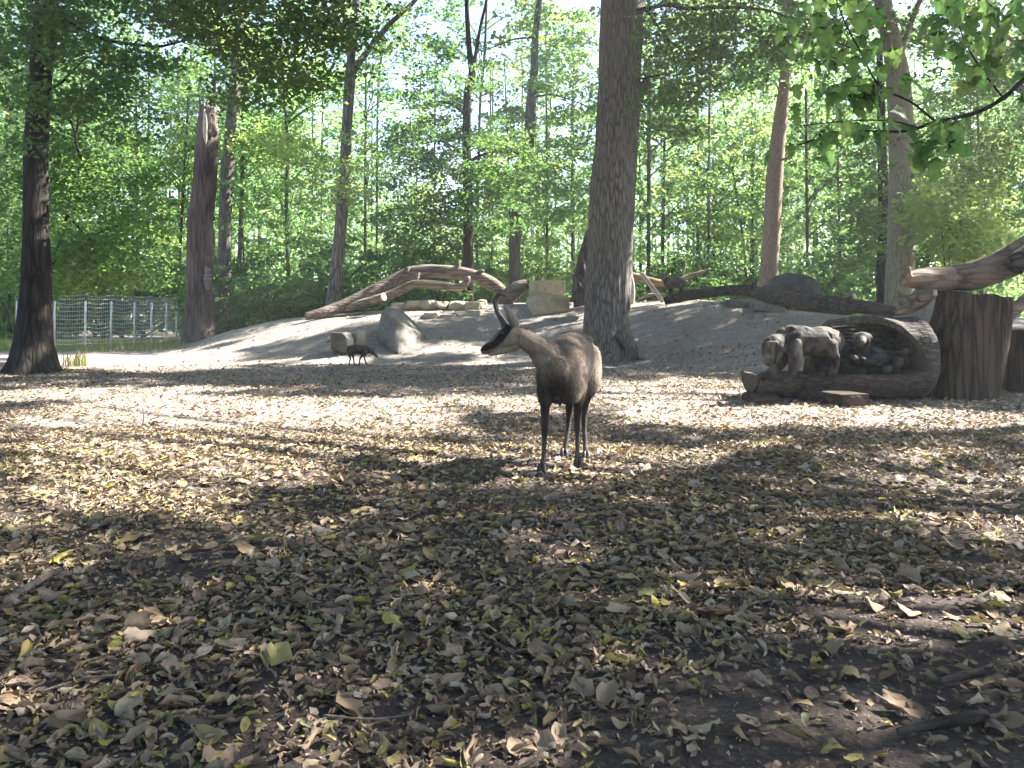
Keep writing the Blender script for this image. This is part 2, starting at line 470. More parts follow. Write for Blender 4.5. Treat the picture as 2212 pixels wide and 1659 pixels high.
MAT['rock_sand'] = rock_mat('rock_sand', (.30, .255, .18), (.48, .42, .31), (.13, .12, .055), .5)
MAT['rock_dark'] = rock_mat('rock_dark', (.03, .031, .032), (.085, .085, .085), (.05, .055, .04), .4, 1.5)
MAT['leaf_wood'] = leaf_mat('leaf_wood', [(.035, .075, .020), (.055, .11, .028), (.075, .13, .030), (.045, .085, .026)],
                            [(.20, .42, .13), (.30, .53, .17), (.42, .58, .18), (.24, .43, .16)], .55)
MAT['leaf_dark'] = leaf_mat('leaf_dark', [(.022, .050, .018), (.035, .072, .024), (.05, .09, .026), (.028, .056, .022)],
                            [(.11, .24, .06), (.16, .32, .075), (.23, .37, .085), (.12, .24, .07)], .5)
MAT['leaf_canopy'] = leaf_mat('leaf_canopy', [(.03, .05, .022), (.045, .07, .028), (.055, .08, .03), (.035, .055, .024)],
                            [(.06, .10, .03), (.09, .13, .035), (.11, .14, .04), (.06, .10, .03)], .25)
MAT['leaf_olive'] = leaf_mat('leaf_olive', [(.036, .070, .022), (.052, .092, .028), (.07, .10, .03), (.044, .074, .026)],
                             [(.11, .22, .055), (.16, .28, .065), (.23, .31, .07), (.13, .22, .06)], .5)
MAT['leaf_bright'] = leaf_mat('leaf_bright', [(.09, .155, .05), (.12, .185, .06), (.13, .19, .065), (.10, .155, .055)],
                              [(.34, .50, .13), (.44, .58, .16), (.50, .60, .18), (.38, .50, .15)], .55)
MAT['leaf_near'] = leaf_mat('leaf_near', [(.035, .085, .022), (.05, .11, .028), (.065, .125, .03), (.04, .09, .024)],
                            [(.15, .31, .09), (.20, .38, .11), (.32, .46, .13), (.17, .32, .10)], .55, .5, 5.0)
MAT['litter'] = leaf_mat('litter', [(.29, .215, .155), (.14, .095, .068), (.36, .285, .22), (.22, .165, .085), (.08, .053, .04), (.31, .225, .165), (.33, .285, .06), (.20, .14, .10), (.25, .18, .125), (.15, .155, .055), (.38, .315, .255), (.13, .088, .064), (.24, .165, .105), (.29, .215, .155)],
                         [(.20, .14, .085)]*14, .12, .75, True)
MAT['litter_far'] = leaf_mat('litter_far', [(.38, .30, .24), (.22, .162, .125), (.46, .375, .31), (.29, .218, .17), (.14, .102, .078), (.36, .305, .16), (.38, .30, .24)],
                         [(.2, .14, .09)]*7, .1, .8)
MAT['grass'] = leaf_mat('grass', [(.10, .14, .04), (.16, .18, .06), (.25, .23, .10)], [(.3, .38, .1), (.35, .4, .12), (.4, .38, .15)], .4)
MAT['fur'] = attr_mat('fur', .85, (1, 1, .35), 55, .55, .35, .15)
MAT['carved'] = attr_mat('carved', .8, (1, 1, .5), 28, .7, .6, .2)
MAT['horn'] = attr_mat('horn', .5, (1, 1, 6), 20, .5, .4, .4)
def plain(name, c, rough=.5, spec=.3, metal=0):
    m, nt, out = newmat(name)
    n = noise(nt, mapped(nt), 25, 4, .6)
    col = mixc(nt, c, ramp(nt, n, [(.3, (.7, .7, .7)), (.7, (1.2, 1.2, 1.2))]).outputs[0], .6, 'MULTIPLY')
    b = finish(nt, out, col, rough, None, spec=spec); b.inputs['Metallic'].default_value = metal
    return m
MAT['eye'] = plain('eye', (.01, .008, .006), .12, .6)
MAT['fence'] = plain('fence', (.60, .61, .60), .5, .4, .3)
# ------------------------------------------------------------------ terrain
CR = np.array([  # column px, crest row, crest distance, toe distance
    [150, 0, 20, 16.5], [290, 0, 20, 16.5], [400, 752, 20, 16], [500, 716, 21, 15.6], [600, 690, 21, 15.3], [700, 678, 21, 15.0], [800, 671, 21, 14.8],
    [900, 662, 21, 14.7], [1000, 656, 21, 14.6], [1150, 654, 21, 14.6], [1250, 651, 20.5, 14.6], [1400, 651, 19.5, 14.0], [1500, 645, 19.2, 13.4],
    [1600, 648, 19, 12.8], [1700, 664, 18, 12.4], [1800, 676, 17, 12.2], [1900, 682, 17, 12.0], [2100, 684, 17, 12.0], [2300, 690, 17, 12.0], [2550, 0, 17, 12.0]])
CRH = np.where(CR[:, 1] > 0, EYE-(CR[:, 1]-HY)/F*CR[:, 2], 0)
def mound_h(x, y):
    x = np.asarray(x, float); y = np.asarray(y, float)
    u = CX+F*x/np.maximum(y, 1)
    hc = np.interp(u, CR[:, 0], CRH); dc = np.interp(u, CR[:, 0], CR[:, 2]); df = np.interp(u, CR[:, 0], CR[:, 3])
    t = np.clip((y-df)/(dc-df), 0, 1); up = t*t*(3-2*t)
    t2 = np.clip((y-dc-1.2)/7.0, 0, 1); dn = 1-t2*t2*(3-2*t2)
    p = np.stack([x*.55, y*.55, np.zeros_like(x)], -1)
    n = fbm(p, 4, 21)*.09
    return hc*up*dn + n*np.clip(hc*up*dn*2.5, 0, 1)
def ground_h(x, y):
    x = np.asarray(x, float); y = np.asarray(y, float)
    p = np.stack([x*.9, y*.9, np.zeros_like(x)], -1)
    return fbm(p, 4, 3)*.025
def terrain(x, y):
    return np.maximum(ground_h(x, y), mound_h(x, y)-.03)

def grid_obj(name, xs, ys, fn, mat):
    X, Y = np.meshgrid(xs, ys); Z = fn(X, Y)
    V = np.stack([X, Y, Z], -1).reshape(-1, 3)
    nx, ny = len(xs), len(ys)
    i = np.arange(ny-1)[:, None]*nx+np.arange(nx-1)[None, :]
    Q = np.stack([i, i+1, i+nx+1, i+nx], -1).reshape(-1, 4)
    return build(name, V, Q, mat, smooth=True)
xs = np.concatenate([[-400, -200, -100, -60, -40, -30, -24], np.arange(-20, 20.01, .16), [24, 30, 40, 60, 100, 200, 400]])
ys = np.concatenate([[-200, -80, -40, -20, -10, -5, -2], np.arange(0, 26, .13), np.arange(26, 60, 2.0), [70, 90, 120, 200, 400, 800]])
def gz(X, Y):
    return np.where((np.abs(X) > 20) | (Y > 26) | (Y < 0), 0, ground_h(X, Y))
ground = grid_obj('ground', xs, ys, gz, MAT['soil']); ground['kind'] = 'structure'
U = np.linspace(240, 2560, 260); D = np.linspace(11.6, 31, 170)
UU, DD = np.meshgrid(U, D); XX = (UU-CX)/F*DD
Z = mound_h(XX, DD)
Z = np.where(Z < .035, Z-.07, Z-.03)
V = np.stack([XX, DD, Z], -1).reshape(-1, 3)
i = np.arange(len(D)-1)[:, None]*len(U)+np.arange(len(U)-1)[None, :]
mound = build('mound', V, np.stack([i, i+1, i+len(U)+1, i+len(U)], -1).reshape(-1, 4), MAT['sand'], smooth=True)
mound['kind'] = 'structure'

# ------------------------------------------------------------------ trees
def px_path(rows, d):
    """rows (px,py,width_px[,dd]) -> path, radius; d scalar"""
    out = []
    for r in rows:
        dd = d+(r[3] if len(r) > 3 else 0)
        p = P(r[0], r[1], dd); out.append([*p, M(r[2], dd)*.5])
    return np.array(out)
def trunk_part(tree, rows, d, mat, seg=40, rings=90, relief=None, name='trunk', top=None, base_z=None):
    q = px_path(rows, d)
    if base_z is not None:
        q[0, 2] = base_z-.12
    q = spline(q, rings)
    V, Fc = tube(q[:, :3], np.maximum(q[:, 3], .004), seg, True, relief)
    return build(name, V, Fc, mat, tree, smooth=True)
def branch_part(tree, rows, d, mat, seg=8, rings=26, name='branch'):
    q = spline(px_path(rows, d), rings)
    V, Fc = tube(q[:, :3], np.maximum(q[:, 3], .003), seg, True, bark_relief(.08, 2, 6, int(rows[0][0])))
    return build(name, V, Fc, mat, tree, smooth=True)
def region_sprays(blobs, d, dsp, r=rng):
    """blobs (px,py,rx,ry,n): anchors filling ellipses seen in the photograph, spread in depth"""
    A = []
    for (px, py, rx, ry, n) in blobs:
        t = r.uniform(0, 2*np.pi, n); q = np.sqrt(r.uniform(0, 1, n))
        dd = d+r.uniform(-dsp, dsp, n)
        for a, b, e in zip(px+np.cos(t)*q*rx, py+np.sin(t)*q*ry, dd): A.append(P(a, b, e))
    return np.array(A)
SHADE = []
def crown_part(tree, A, n, rx, rz, size, mat, tilt=.9, name='crown', extra=None, shade=False):
    if shade: SHADE.append((tree, A))
    C = spray_points(A, n, rx, rz)
    V, Fc, rd = leaf_cloud(C, size, tilt)
    b = MB().add(V, Fc, rnd=rd)
    # every spray hangs on a thin twig
    return b.build(name, mat, tree)
def twigs_part(tree, A, mat, root, name='twig_set', n=30, rad=.012):
    b = MB()
    idx = rng.choice(len(A), min(n, len(A)), replace=False)
    for k in idx:
        a = A[k]; r0 = root(a)
        mid = (a+r0)/2+np.array([0, 0, .12*np.linalg.norm(a-r0)])+rng.normal(0, .1, 3)
        q = spline(np.array([[*r0, rad*1.6], [*mid, rad], [*a, rad*.4]]), 8)
        V, Fc = tube(q[:, :3], q[:, 3], 5, False); b.add(V, Fc)
    o = b.build(name, mat, tree); return o

def gz_at(px, d):
    x = (px-CX)/F*d
    return float(terrain(x, d))

# left dark tree
d = 13.3
t = thing('tree', 'dark-barked tree with flared roots at the left edge of the yard', 'tree', P(72, 800, d)*[1, 1, 0])
trunk_part(t, [(72, 806, 62), (74, 740, 64), (76, 693, 64), (79, 579, 56), (78, 500, 51), (78, 333, 48), (86, 186, 46), (100, 33, 46), (108, -150, 42), (112, -400, 34)], d, MAT['bark_dark'],
           44, 130, bark_relief(.09, 4, 3, 2, flare=1.15, flare_h=.34, lobes=5, lobe=.3), base_z=0)
branch_part(t, [(100, 20, 12), (130, 37, 9), (173, 63, 8), (233, 87, 7), (300, 97, 6), (347, 100, 6), (400, 87, 5), (466, 72, 5), (520, 63, 4), (640, 40, 2)], d-.6, MAT['bark_dark'])
branch_part(t, [(470, 72, 4), (493, 80, 4), (523, 153, 3), (528, 190, 1.5)], d-.6, MAT['bark_dark'])
branch_part(t, [(520, 63, 4), (533, 83, 4), (573, 147, 3), (610, 207, 2.5), (640, 230, 1.5)], d-.6, MAT['bark_dark'])
branch_part(t, [(84, 200, 12), (130, 180, 7), (150, 160, 5), (190, 120, 3)], d-.3, MAT['bark_dark'])
branch_part(t, [(80, 230, 8), (150, 260, 6), (170, 330, 5), (200, 400, 3)], d+.4, MAT['bark_dark'])
A = region_sprays([(40, 40, 190, 110, 80), (200, 10, 150, 60, 36), (150, 160, 150, 90, 55), (330, 150, 110, 50, 18), (440, 0, 110, 40, 16), (270, 240, 100, 70, 20), (60, 260, 80, 80, 14)], d, 1.8)
crown_part(t, A, 48, .42, .14, .10, MAT['leaf_dark'], shade=True)
A = region_sprays([(560, 40, 230, 80, 80), (640, 140, 150, 80, 40), (540, 170, 110, 70, 18), (740, 40, 90, 90, 24), (420, 20, 120, 50, 16)], d-1.0, 1.6)
crown_part(t, A, 36, .46, .15, .10, MAT['leaf_olive'], name='hanging_foliage', shade=True)

# bushy young tree beside it
d = 15.6
t = thing('young_tree', 'bushy dark-leaved young tree just right of the left edge tree', 'tree', P(90, 775, d)*[1, 1, 0])
trunk_part(t, [(88, 790, 8), (100, 640, 7), (150, 440, 6), (165, 300, 6), (180, 150, 4)], d, MAT['bark_dark'], 10, 30, base_z=0)
branch_part(t, [(145, 560, 5), (220, 500, 4), (300, 480, 2)], d, MAT['bark_dark'])
branch_part(t, [(178, 500, 5), (110, 430, 4), (40, 400, 2)], d, MAT['bark_dark'])
A = region_sprays([(190, 470, 140, 120, 90), (120, 560, 120, 70, 44), (260, 560, 90, 70, 46), (20, 480, 70, 150, 40), (230, 350, 110, 90, 44), (130, 330, 110, 80, 36)], d, 1.9)
crown_part(t, A, 40, .48, .16, .11, MAT['leaf_dark'], shade=True)

# broken snag
d = 23.6
t = thing('broken_trunk', 'tall broken dead trunk with a splintered top and stripped bark', 'tree', [P(432, 750, d)[0], d, gz_at(432, d)])
rl = bark_relief(.10, 3, 2, 5, flare=.55, flare_h=.55, lobes=4, lobe=.3)
q = spline(px_path([(430, 756, 58), (431, 700, 60), (433, 636, 55), (433, 496, 52), (442, 391, 50), (447, 300, 46), (449, 250, 38), (449, 232, 33)], d), 110)
q[0, 2] -= .25
V, Fc = tube(q[:, :3], q[:, 3], 44, True, rl)
build('trunk', V, Fc, MAT['bark_snag'], t, smooth=True)
for (a, b_, c, w) in [((436, 240), (434, 224), (429, 207), 10), ((446, 240), (447, 226), (446, 218), 9), ((456, 240), (459, 228), (461, 224), 9), ((441, 240), (439, 230), (440, 222), 8)]:
    branch_part(t, [(*a, w), (*b_, w*.7), (*c, 1.5)], d-.1, MAT['bark_snag'], 6, 10, 'splinter')
branch_part(t, [(459, 296, 8), (464, 284, 18), (464, 268, 10)], d-.3, MAT['wood_grey'], 12, 14, 'burl')
def patch(tree, rows, d, mat, name, seg=10):
    q = spline(px_path(rows, d), 18)
    V, Fc = tube(q[:, :3], np.stack([q[:, 3], q[:, 3]*.25], 1), seg, True, bark_relief(.2, 2, 8, 3), up=(0, 1, 0))
    return build(name, V, Fc, mat, tree, smooth=True)
patch(t, [(441, 236, 3), (443, 262, 9), (443, 290, 9), (445, 312, 2)], d-.54, MAT['wood_cut'], 'stripped_wood')
patch(t, [(444, 575, 4), (450, 590, 18), (449, 612, 16), (452, 634, 3)], d-.68, MAT['wood_grey'], 'bark_scar')

# tree behind the snag
d = 26.5
t = thing('tree', 'straight grey trunk standing close behind the broken dead trunk', 'tree', [P(483, 690, d)[0], d, 0])
trunk_part(t, [(483, 735, 30), (482, 670, 28), (486, 530, 28), (489, 390, 27), (496, 320, 27), (507, 190, 24), (520, 40, 22), (528, -150, 18)], d, MAT['bark_grey'], 24, 70, bark_relief(.06, 4, 2, 8, flare=.3, flare_h=.5), base_z=0)
branch_part(t, [(498, 300, 6), (530, 280, 4), (560, 270, 2)], d, MAT['bark_grey'])
A = region_sprays([(560, 300, 70, 40, 14), (470, 60, 80, 60, 20), (560, 90, 80, 70, 20), (600, 330, 40, 25, 7)], d, 1.6)
crown_part(t, A, 60, .6, .2, .14, MAT['leaf_bright'])

# forked pale tree
d = 24.0
t = thing('tree', 'leaning pale trunk that forks into two, left of the arched log', 'tree', [P(719, 668, d)[0], d, gz_at(719, d)])
trunk_part(t, [(717, 690, 30), (720, 640, 27), (730, 550, 25), (740, 433, 25), (745, 350, 23), (750, 266, 22), (756, 173, 24), (758, 133, 18), (766, 40, 18), (773, -40, 17), (785, -250, 12)], d, MAT['bark_birch'], 26, 100, bark_relief(.07, 3, 2, 4, flare=.2, flare_h=.5))
branch_part(t, [(756, 178, 15), (766, 150, 15), (797, 107, 13), (837, 57, 11), (877, 20, 10), (905, -10, 9), (960, -90, 6)], d, MAT['bark_birch'], 12, 30, 'fork')
branch_part(t, [(757, 360, 5), (740, 420, 4), (728, 450, 2)], d-.5, MAT['bark_birch'])
branch_part(t, [(800, 105, 5), (815, 60, 3), (818, 20, 2)], d, MAT['bark_birch'])
A = region_sprays([(700, 400, 60, 40, 12), (770, 330, 30, 40, 6), (640, 330, 60, 40, 14), (760, 430, 30, 30, 8), (820, 60, 110, 60, 16)], d-.5, 1.4)
crown_part(t, A, 55, .5, .16, .13, MAT['leaf_bright'])

# ivy-dark slim tree
d = 23.8
t = thing('tree', 'slim dark crooked trunk behind the middle of the arched log', 'tree', [P(1012, 655, d)[0], d, gz_at(1012, d)])
trunk_part(t, [(1012, 690, 26), (1011, 550, 23), (1011, 433, 21), (1008, 333, 19), (1010, 200, 16), (1020, 160, 16), (1013, 100, 12), (1008, 0, 9), (1004, -150, 7)], d, MAT['bark_dark'], 20, 90, bark_relief(.16, 3, 5, 6, big=.12))
branch_part(t, [(1018, 165, 10), (1026, 127, 9), (1036, 67, 7), (1051, 0, 6), (1062, -60, 5)], d, MAT['bark_dark'], 10, 26, 'fork')
branch_part(t, [(1010, 350, 7), (1046, 333, 6), (1086, 325, 5), (1130, 333, 4), (1160, 345, 2.5)], d-.2, MAT['bark_dark'])
branch_part(t, [(1006, 342, 7), (985, 322, 5), (950, 305, 4), (910, 312, 2)], d, MAT['bark_dark'])
branch_part(t, [(1010, 250, 6), (960, 220, 4), (900, 230, 2)], d+.2, MAT['bark_dark'])
A = region_sprays([(930, 300, 110, 50, 46), (1090, 360, 80, 50, 34), (940, 200, 90, 40, 22), (1080, 290, 60, 40, 18), (960, 400, 120, 60, 44), (930, 130, 70, 40, 10), (1060, 180, 40, 40, 7), (890, 480, 90, 60, 40), (1060, 460, 70, 60, 30)], d, 1.8)
crown_part(t, A, 60, .55, .17, .13, MAT['leaf_dark'])

# leaning trunk
d = 27.5
t = thing('tree', 'leaning grey trunk between the slim dark tree and the great oak', 'tree', [P(1112, 640, d)[0], d, 0])
trunk_part(t, [(1109, 735, 27), (1111, 620, 26), (1113, 500, 24), (1118, 440, 24), (1124, 383, 24), (1140, 333, 24), (1146, 233, 22), (1153, 167, 18), (1156, 80, 15), (1165, 0, 12), (1175, -150, 9)], d, MAT['bark_grey'], 22, 80, bark_relief(.07, 3, 2, 12), base_z=0)
branch_part(t, [(1155, 80, 6), (1110, 85, 4), (1070, 100, 3), (1040, 112, 2)], d, MAT['bark_grey'])
branch_part(t, [(1150, 210, 6), (1190, 205, 4), (1230, 215, 3), (1270, 230, 2)], d, MAT['bark_grey'])
A = region_sprays([(1210, 170, 60, 70, 22), (1180, 70, 70, 60, 16), (1220, 290, 60, 60, 24), (1200, 420, 70, 60, 34)], d, 1.8)
crown_part(t, A, 60, .6, .18, .15, MAT['leaf_wood'])

# great oak
d = 15.7
t = thing('tree', 'great oak trunk with furrowed bark and splayed roots behind the chamois', 'tree', [P(1318, 780, d)[0], d, gz_at(1318, d)])
oak_relief = bark_relief(.075, 7, 1.6, 7, flare=.62, flare_h=.36, lobes=6, lobe=.42, big=.03)
trunk_part(t, [(1318, 790, 88), (1313, 730, 92), (1311, 700, 95), (1316, 580, 95), (1322, 433, 97), (1335, 270, 92), (1344, 0, 90), (1352, -250, 84), (1356, -600, 70)], d, MAT['bark_oak'], 110, 260, oak_relief, base_z=gz_at(1318, d)-.05)
for k, rows in enumerate([[(1345, 715, 34), (1362, 745, 26), (1384, 770, 17), (1408, 784, 8), (1428, 790, 3)], [(1325, 740, 30), (1330, 770, 24), (1332, 790, 12), (1340, 800, 4)],
                          [(1300, 740, 30), (1292, 768, 20), (1284, 786, 10), (1276, 795, 4)], [(1308, 745, 28), (1308, 775, 20), (1306, 793, 9)]]):
    branch_part(t, rows, d-.5+.06*k, MAT['bark_oak'], 12, 22, 'root')
branch_part(t, [(1384, 195, 22), (1394, 180, 20), (1398, 165, 10)], d-.2, MAT['bark_oak'], 12, 12, 'burl')
branch_part(t, [(1375, 25, 14), (1400, 18, 10), (1447, 10, 9), (1479, 18, 8), (1583, 16, 7), (1667, 24, 5), (1720, 50, 2)], d-.3, MAT['bark_dark'], 10, 30)
branch_part(t, [(1395, 20, 6), (1407, 36, 5), (1439, 80, 5), (1487, 120, 4), (1523, 148, 3), (1560, 190, 1.5)], d-.5, MAT['bark_dark'])
branch_part(t, [(1440, 82, 3), (1458, 130, 3), (1466, 200, 1.5)], d-.5, MAT['bark_dark'])
branch_part(t, [(1386, 170, 4), (1410, 165, 3), (1440, 160, 1.5)], d-.3, MAT['bark_dark'])
A = region_sprays([(1480, 40, 120, 70, 42), (1470, 150, 90, 90, 36), (1640, 50, 150, 80, 44), (1440, 250, 70, 70, 20), (1580, 140, 110, 70, 24), (1760, 90, 90, 90, 22)], d-.2, 1.8)
crown_part(t, A, 38, .46, .15, .105, MAT['leaf_olive'], shade=True)

# smooth reddish tree
d = 21.5
t = thing('tree', 'smooth pinkish-brown trunk rising behind the long fallen log', 'tree', [P(1659, 625, d)[0], d, gz_at(1659, d)])
trunk_part(t, [(1656, 690, 40), (1659, 616, 38), (1667, 500, 37), (1675, 352, 34), (1687, 248, 28), (1695, 184, 25), (1702, 80, 21), (1706, -100, 16)], d, MAT['bark_pink'], 30, 90, bark_relief(.03, 4, 2, 9, flare=.15, flare_h=.4))
branch_part(t, [(1688, 345, 6), (1702, 340, 5), (1706, 334, 2)], d-.2, MAT['bark_pink'], 8, 8, 'stub')
branch_part(t, [(1690, 205, 6), (1680, 190, 4), (1676, 178, 2)], d-.2, MAT['bark_pink'], 8, 8, 'stub')
A = region_sprays([(1640, 150, 60, 50, 24), (1740, 130, 60, 60, 24), (1700, 60, 70, 50, 20)], d, 1.4)
crown_part(t, A, 58, .5, .16, .13, MAT['leaf_wood'])

# pale olive trunk on the right
d = 16.8
t = thing('tree', 'thick pale olive-grey trunk standing behind the raised log on the right', 'tree', [P(1944, 690, d)[0], d, gz_at(1944, d)])
trunk_part(t, [(1942, 720, 60), (1943, 636, 57), (1947, 520, 56), (1948, 360, 52), (1941, 180, 48), (1928, 100, 40), (1912, 30, 36), (1898, -60, 32), (1880, -250, 24)], d, MAT['bark_pale'], 40, 110, bark_relief(.035, 5, 2, 14, flare=.15, flare_h=.4))
branch_part(t, [(1938, 170, 16), (1950, 100, 14), (1975, 30, 12), (2010, -50, 10)], d, MAT['bark_pale'], 12, 20, 'fork')
branch_part(t, [(1975, 425, 10), (1992, 420, 7), (2010, 390, 4), (2020, 330, 2)], d-.3, MAT['bark_grey'])
A = region_sprays([(2090, 300, 130, 120, 54), (2110, 420, 120, 80, 30), (1840, 60, 110, 80, 30), (2080, 120, 150, 110, 50), (1850, 330, 70, 80, 14)], d+1.0, 2.0)
crown_part(t, A, 38, .50, .15, .12, MAT['leaf_olive'])

# dark trunk beside it
d = 20.5
t = thing('tree', 'dark reddish trunk half hidden left of the thick olive-grey trunk', 'tree', [P(1908, 660, d)[0], d, gz_at(1908, d)])
trunk_part(t, [(1906, 720, 27), (1907, 640, 26), (1908, 560, 25), (1909, 460, 23), (1905, 300, 18), (1900, 100, 12)], d, MAT['bark_dark'], 20, 50, bark_relief(.1, 3, 3, 15))
A = region_sprays([(1870, 430, 50, 60, 22), (1850, 520, 50, 60, 24)], d, 1.0)
crown_part(t, A, 55, .5, .18, .13, MAT['leaf_dark'])

# ------------------------------------------------------------------ woodland behind: shared crowns, own trunks
def crown_mesh(name, h0, h1, rad, nspr, nleaf, size, mat, seed, srx=.6, hollow=.35):
    r = np.random.default_rng(seed)
    z = r.uniform(0, 1, nspr)
    prof = np.sin(np.pi*np.clip(.12+z*.85, 0, 1))**.7
    az = r.uniform(0, 2*np.pi, nspr); q = np.sqrt(r.uniform(hollow**2, 1, nspr))
    A = np.stack([np.cos(az)*q*prof*rad, np.sin(az)*q*prof*rad, h0+(h1-h0)*z], 1)
    A[:, :2] += r.normal(0, .25, (nspr, 2))
    # cluster: drop sprays where noise says gap
    keep = fbm(A*.55, 3, seed) > -.12
    A = A[keep]
    C = spray_points(A, nleaf, srx*r.uniform(.6, 1.25, len(A)), srx*.3, r)
    V, Fc, rd = leaf_cloud(C, size, .95, r)
    b = MB().add(V, Fc, rnd=rd)
    for k in range(0, len(A), 5):        # limbs of the crown
        a = A[k]; r0 = np.array([0, 0, max(h0*.6, a[2]-np.hypot(a[0], a[1])*.7)])
        q_ = spline(np.array([[*r0, .035], [*((a+r0)/2+[0, 0, .15]), .02], [*a, .006]]), 5)
        Vt, Ft = tube(q_[:, :3], q_[:, 3], 4, False); b.add(Vt, Ft, rnd=np.zeros(len(Vt)))
    V, Fc, A_ = b.arrays()
    me = mk_mesh(name, V, Fc, A_)
    me.materials.append(mat)
    return me
TREE_CR = [crown_mesh('crown', 2.2, 15.0, 2.6, 210, 34, .195, MAT['leaf_wood'], 31),
           crown_mesh('crown', 3.5, 17.0, 2.3, 190, 34, .195, MAT['leaf_wood'], 32),
           crown_mesh('crown', 1.6, 12.5, 2.9, 220, 34, .195, MAT['leaf_wood'], 33),
           crown_mesh('crown', 4.5, 18.0, 2.6, 200, 34, .195, MAT['leaf_dark'], 34),
           crown_mesh('crown', 2.0, 14.0, 2.4, 180, 34, .195, MAT['leaf_bright'], 35)]
TREE_H = [15.0, 17.0, 12.5, 18.0, 14.0]
SHRUB_CR = [crown_mesh('foliage', .15, 2.6, 1.5, 90, 40, .15, MAT['leaf_wood'], 41, .45, .1),
            crown_mesh('foliage', .15, 3.4, 1.6, 110, 40, .15, MAT['leaf_dark'], 42, .45, .1),
            crown_mesh('foliage', .15, 2.2, 1.7, 90, 40, .15, MAT['leaf_bright'], 43, .45, .1)]

def wood_tree(label, rows, d, variant, group=None, scale=1.0, mat='bark_thin'):
    base = P(rows[0][0], 0, d); base[2] = 0
    t = thing('woodland_tree', label, 'tree', base, group)
    q = px_path(rows, d)
    b0 = q[0].copy(); b0[2] = -.1; b0[3] *= 1.15
    sl = (q[-1, :3]-q[0, :3]); sl = sl/max(sl[2], .1)
    top = q[-1].copy(); top[:3] += sl*max(.5, TREE_H[variant]*scale*.9-q[-1, 2]); top[3] *= .35
    qq = spline(np.vstack([b0, q, top]), 26)
    V, Fc = tube(qq[:, :3], np.maximum(qq[:, 3], .008), 9, True, bark_relief(.06, 2, 2, int(d)))
    build('trunk', V, Fc, MAT[mat], t, smooth=True)
    c = mk_obj('crown', TREE_CR[variant], None, t)
    c.rotation_euler = (0, 0, rng.uniform(0, 6.28)); c.scale = (scale,)*3
    c.location = (float(sl[0]*5), float(sl[1]*5), 0)
    return t
NAMED = [
    ('thin bare trunk in the gap left of the broken dead trunk', [(391, 640, 6), (390, 527, 6), (411, 146, 5)], 33, 1),
    ('thin dark trunk showing above the splintered top of the broken trunk', [(462, 640, 5), (463, 330, 5), (464, 160, 5)], 35, 3),
    ('mossy slender trunk right of the pair formed with the broken trunk', [(513, 690, 10), (523, 401, 9), (526, 219, 8)], 29.5, 1),
    ('very thin pale stem midway between broken trunk and forked tree', [(579, 600, 4), (579, 513, 4), (573, 233, 4)], 42, 0),
    ('dark slender trunk above the low dark bush left of the arched log', [(625, 660, 9), (619, 460, 8), (622, 328, 7), (612, 180, 5)], 28, 2),
    ('thin trunk showing just right of the forked pale tree', [(789, 600, 6), (789, 390, 6), (790, 268, 6)], 34, 0),
    ('crooked thin stem under the right arm of the forked pale tree', [(814, 600, 6), (816, 217, 5), (827, 97, 5)], 36, 1),
    ('pale thin stem close right of the slim dark crooked trunk', [(1030, 560, 6), (1037, 230, 6), (1047, 113, 6)], 33, 3),
    ('thin stem standing just left of the great oak', [(1236, 600, 5), (1236, 246, 5), (1240, 150, 4)], 37, 0),
    ('thinnest stem right against the right side of the great oak', [(1384, 600, 4.5), (1384, 583, 4.5), (1382, 371, 4)], 36, 2),
    ('mossy green-grey upright trunk right of the great oak', [(1401, 600, 9), (1401, 583, 9), (1402, 283, 8)], 28, 1),
    ('dark upright stem above the small chamois on the hill', [(1432, 600, 6.5), (1432, 546, 6), (1435, 341, 6)], 31, 3),
    ('slim stem rising behind the forked dead branch', [(1506, 600, 5.5), (1506, 538, 5), (1507, 283, 5)], 33, 0),
    ('pale-barked slim stem between oak and pinkish trunk', [(1529, 600, 6), (1530, 566, 6), (1532, 291, 6)], 30, 4, 'bark_birch'),
    ('thin stem with a slight lean left of the pinkish trunk', [(1612, 600, 5.5), (1599, 471, 5), (1570, 283, 5)], 34, 3),
    ('thin upright stem closest to the pinkish trunk on its left', [(1627, 600, 5), (1627, 553, 5), (1626, 441, 5)], 36, 1),
    ('dark stem midway between pinkish trunk and thick olive-grey trunk', [(1744, 600, 7), (1744, 551, 6), (1742, 331, 6)], 29.5, 3),
    ('thin stem just left of the dark reddish trunk', [(1815, 600, 6), (1812, 450, 5), (1808, 300, 5)], 34, 2),
    ('slim stem behind the bright bush at the right edge', [(2120, 600, 7), (2118, 400, 6), (2112, 250, 5)], 27, 4),
    ('thin stem rising behind the wire fence', [(296, 640, 5), (296, 480, 5), (294, 200, 4)], 33, 2),
    ('slim stem at the left edge behind the dark-barked tree', [(20, 690, 7), (18, 480, 6), (14, 250, 5)], 28, 2),
]
for row in NAMED:
    wood_tree(row[0], row[1], row[2], row[3], mat=(row[4] if len(row) > 4 else 'bark_thin'))
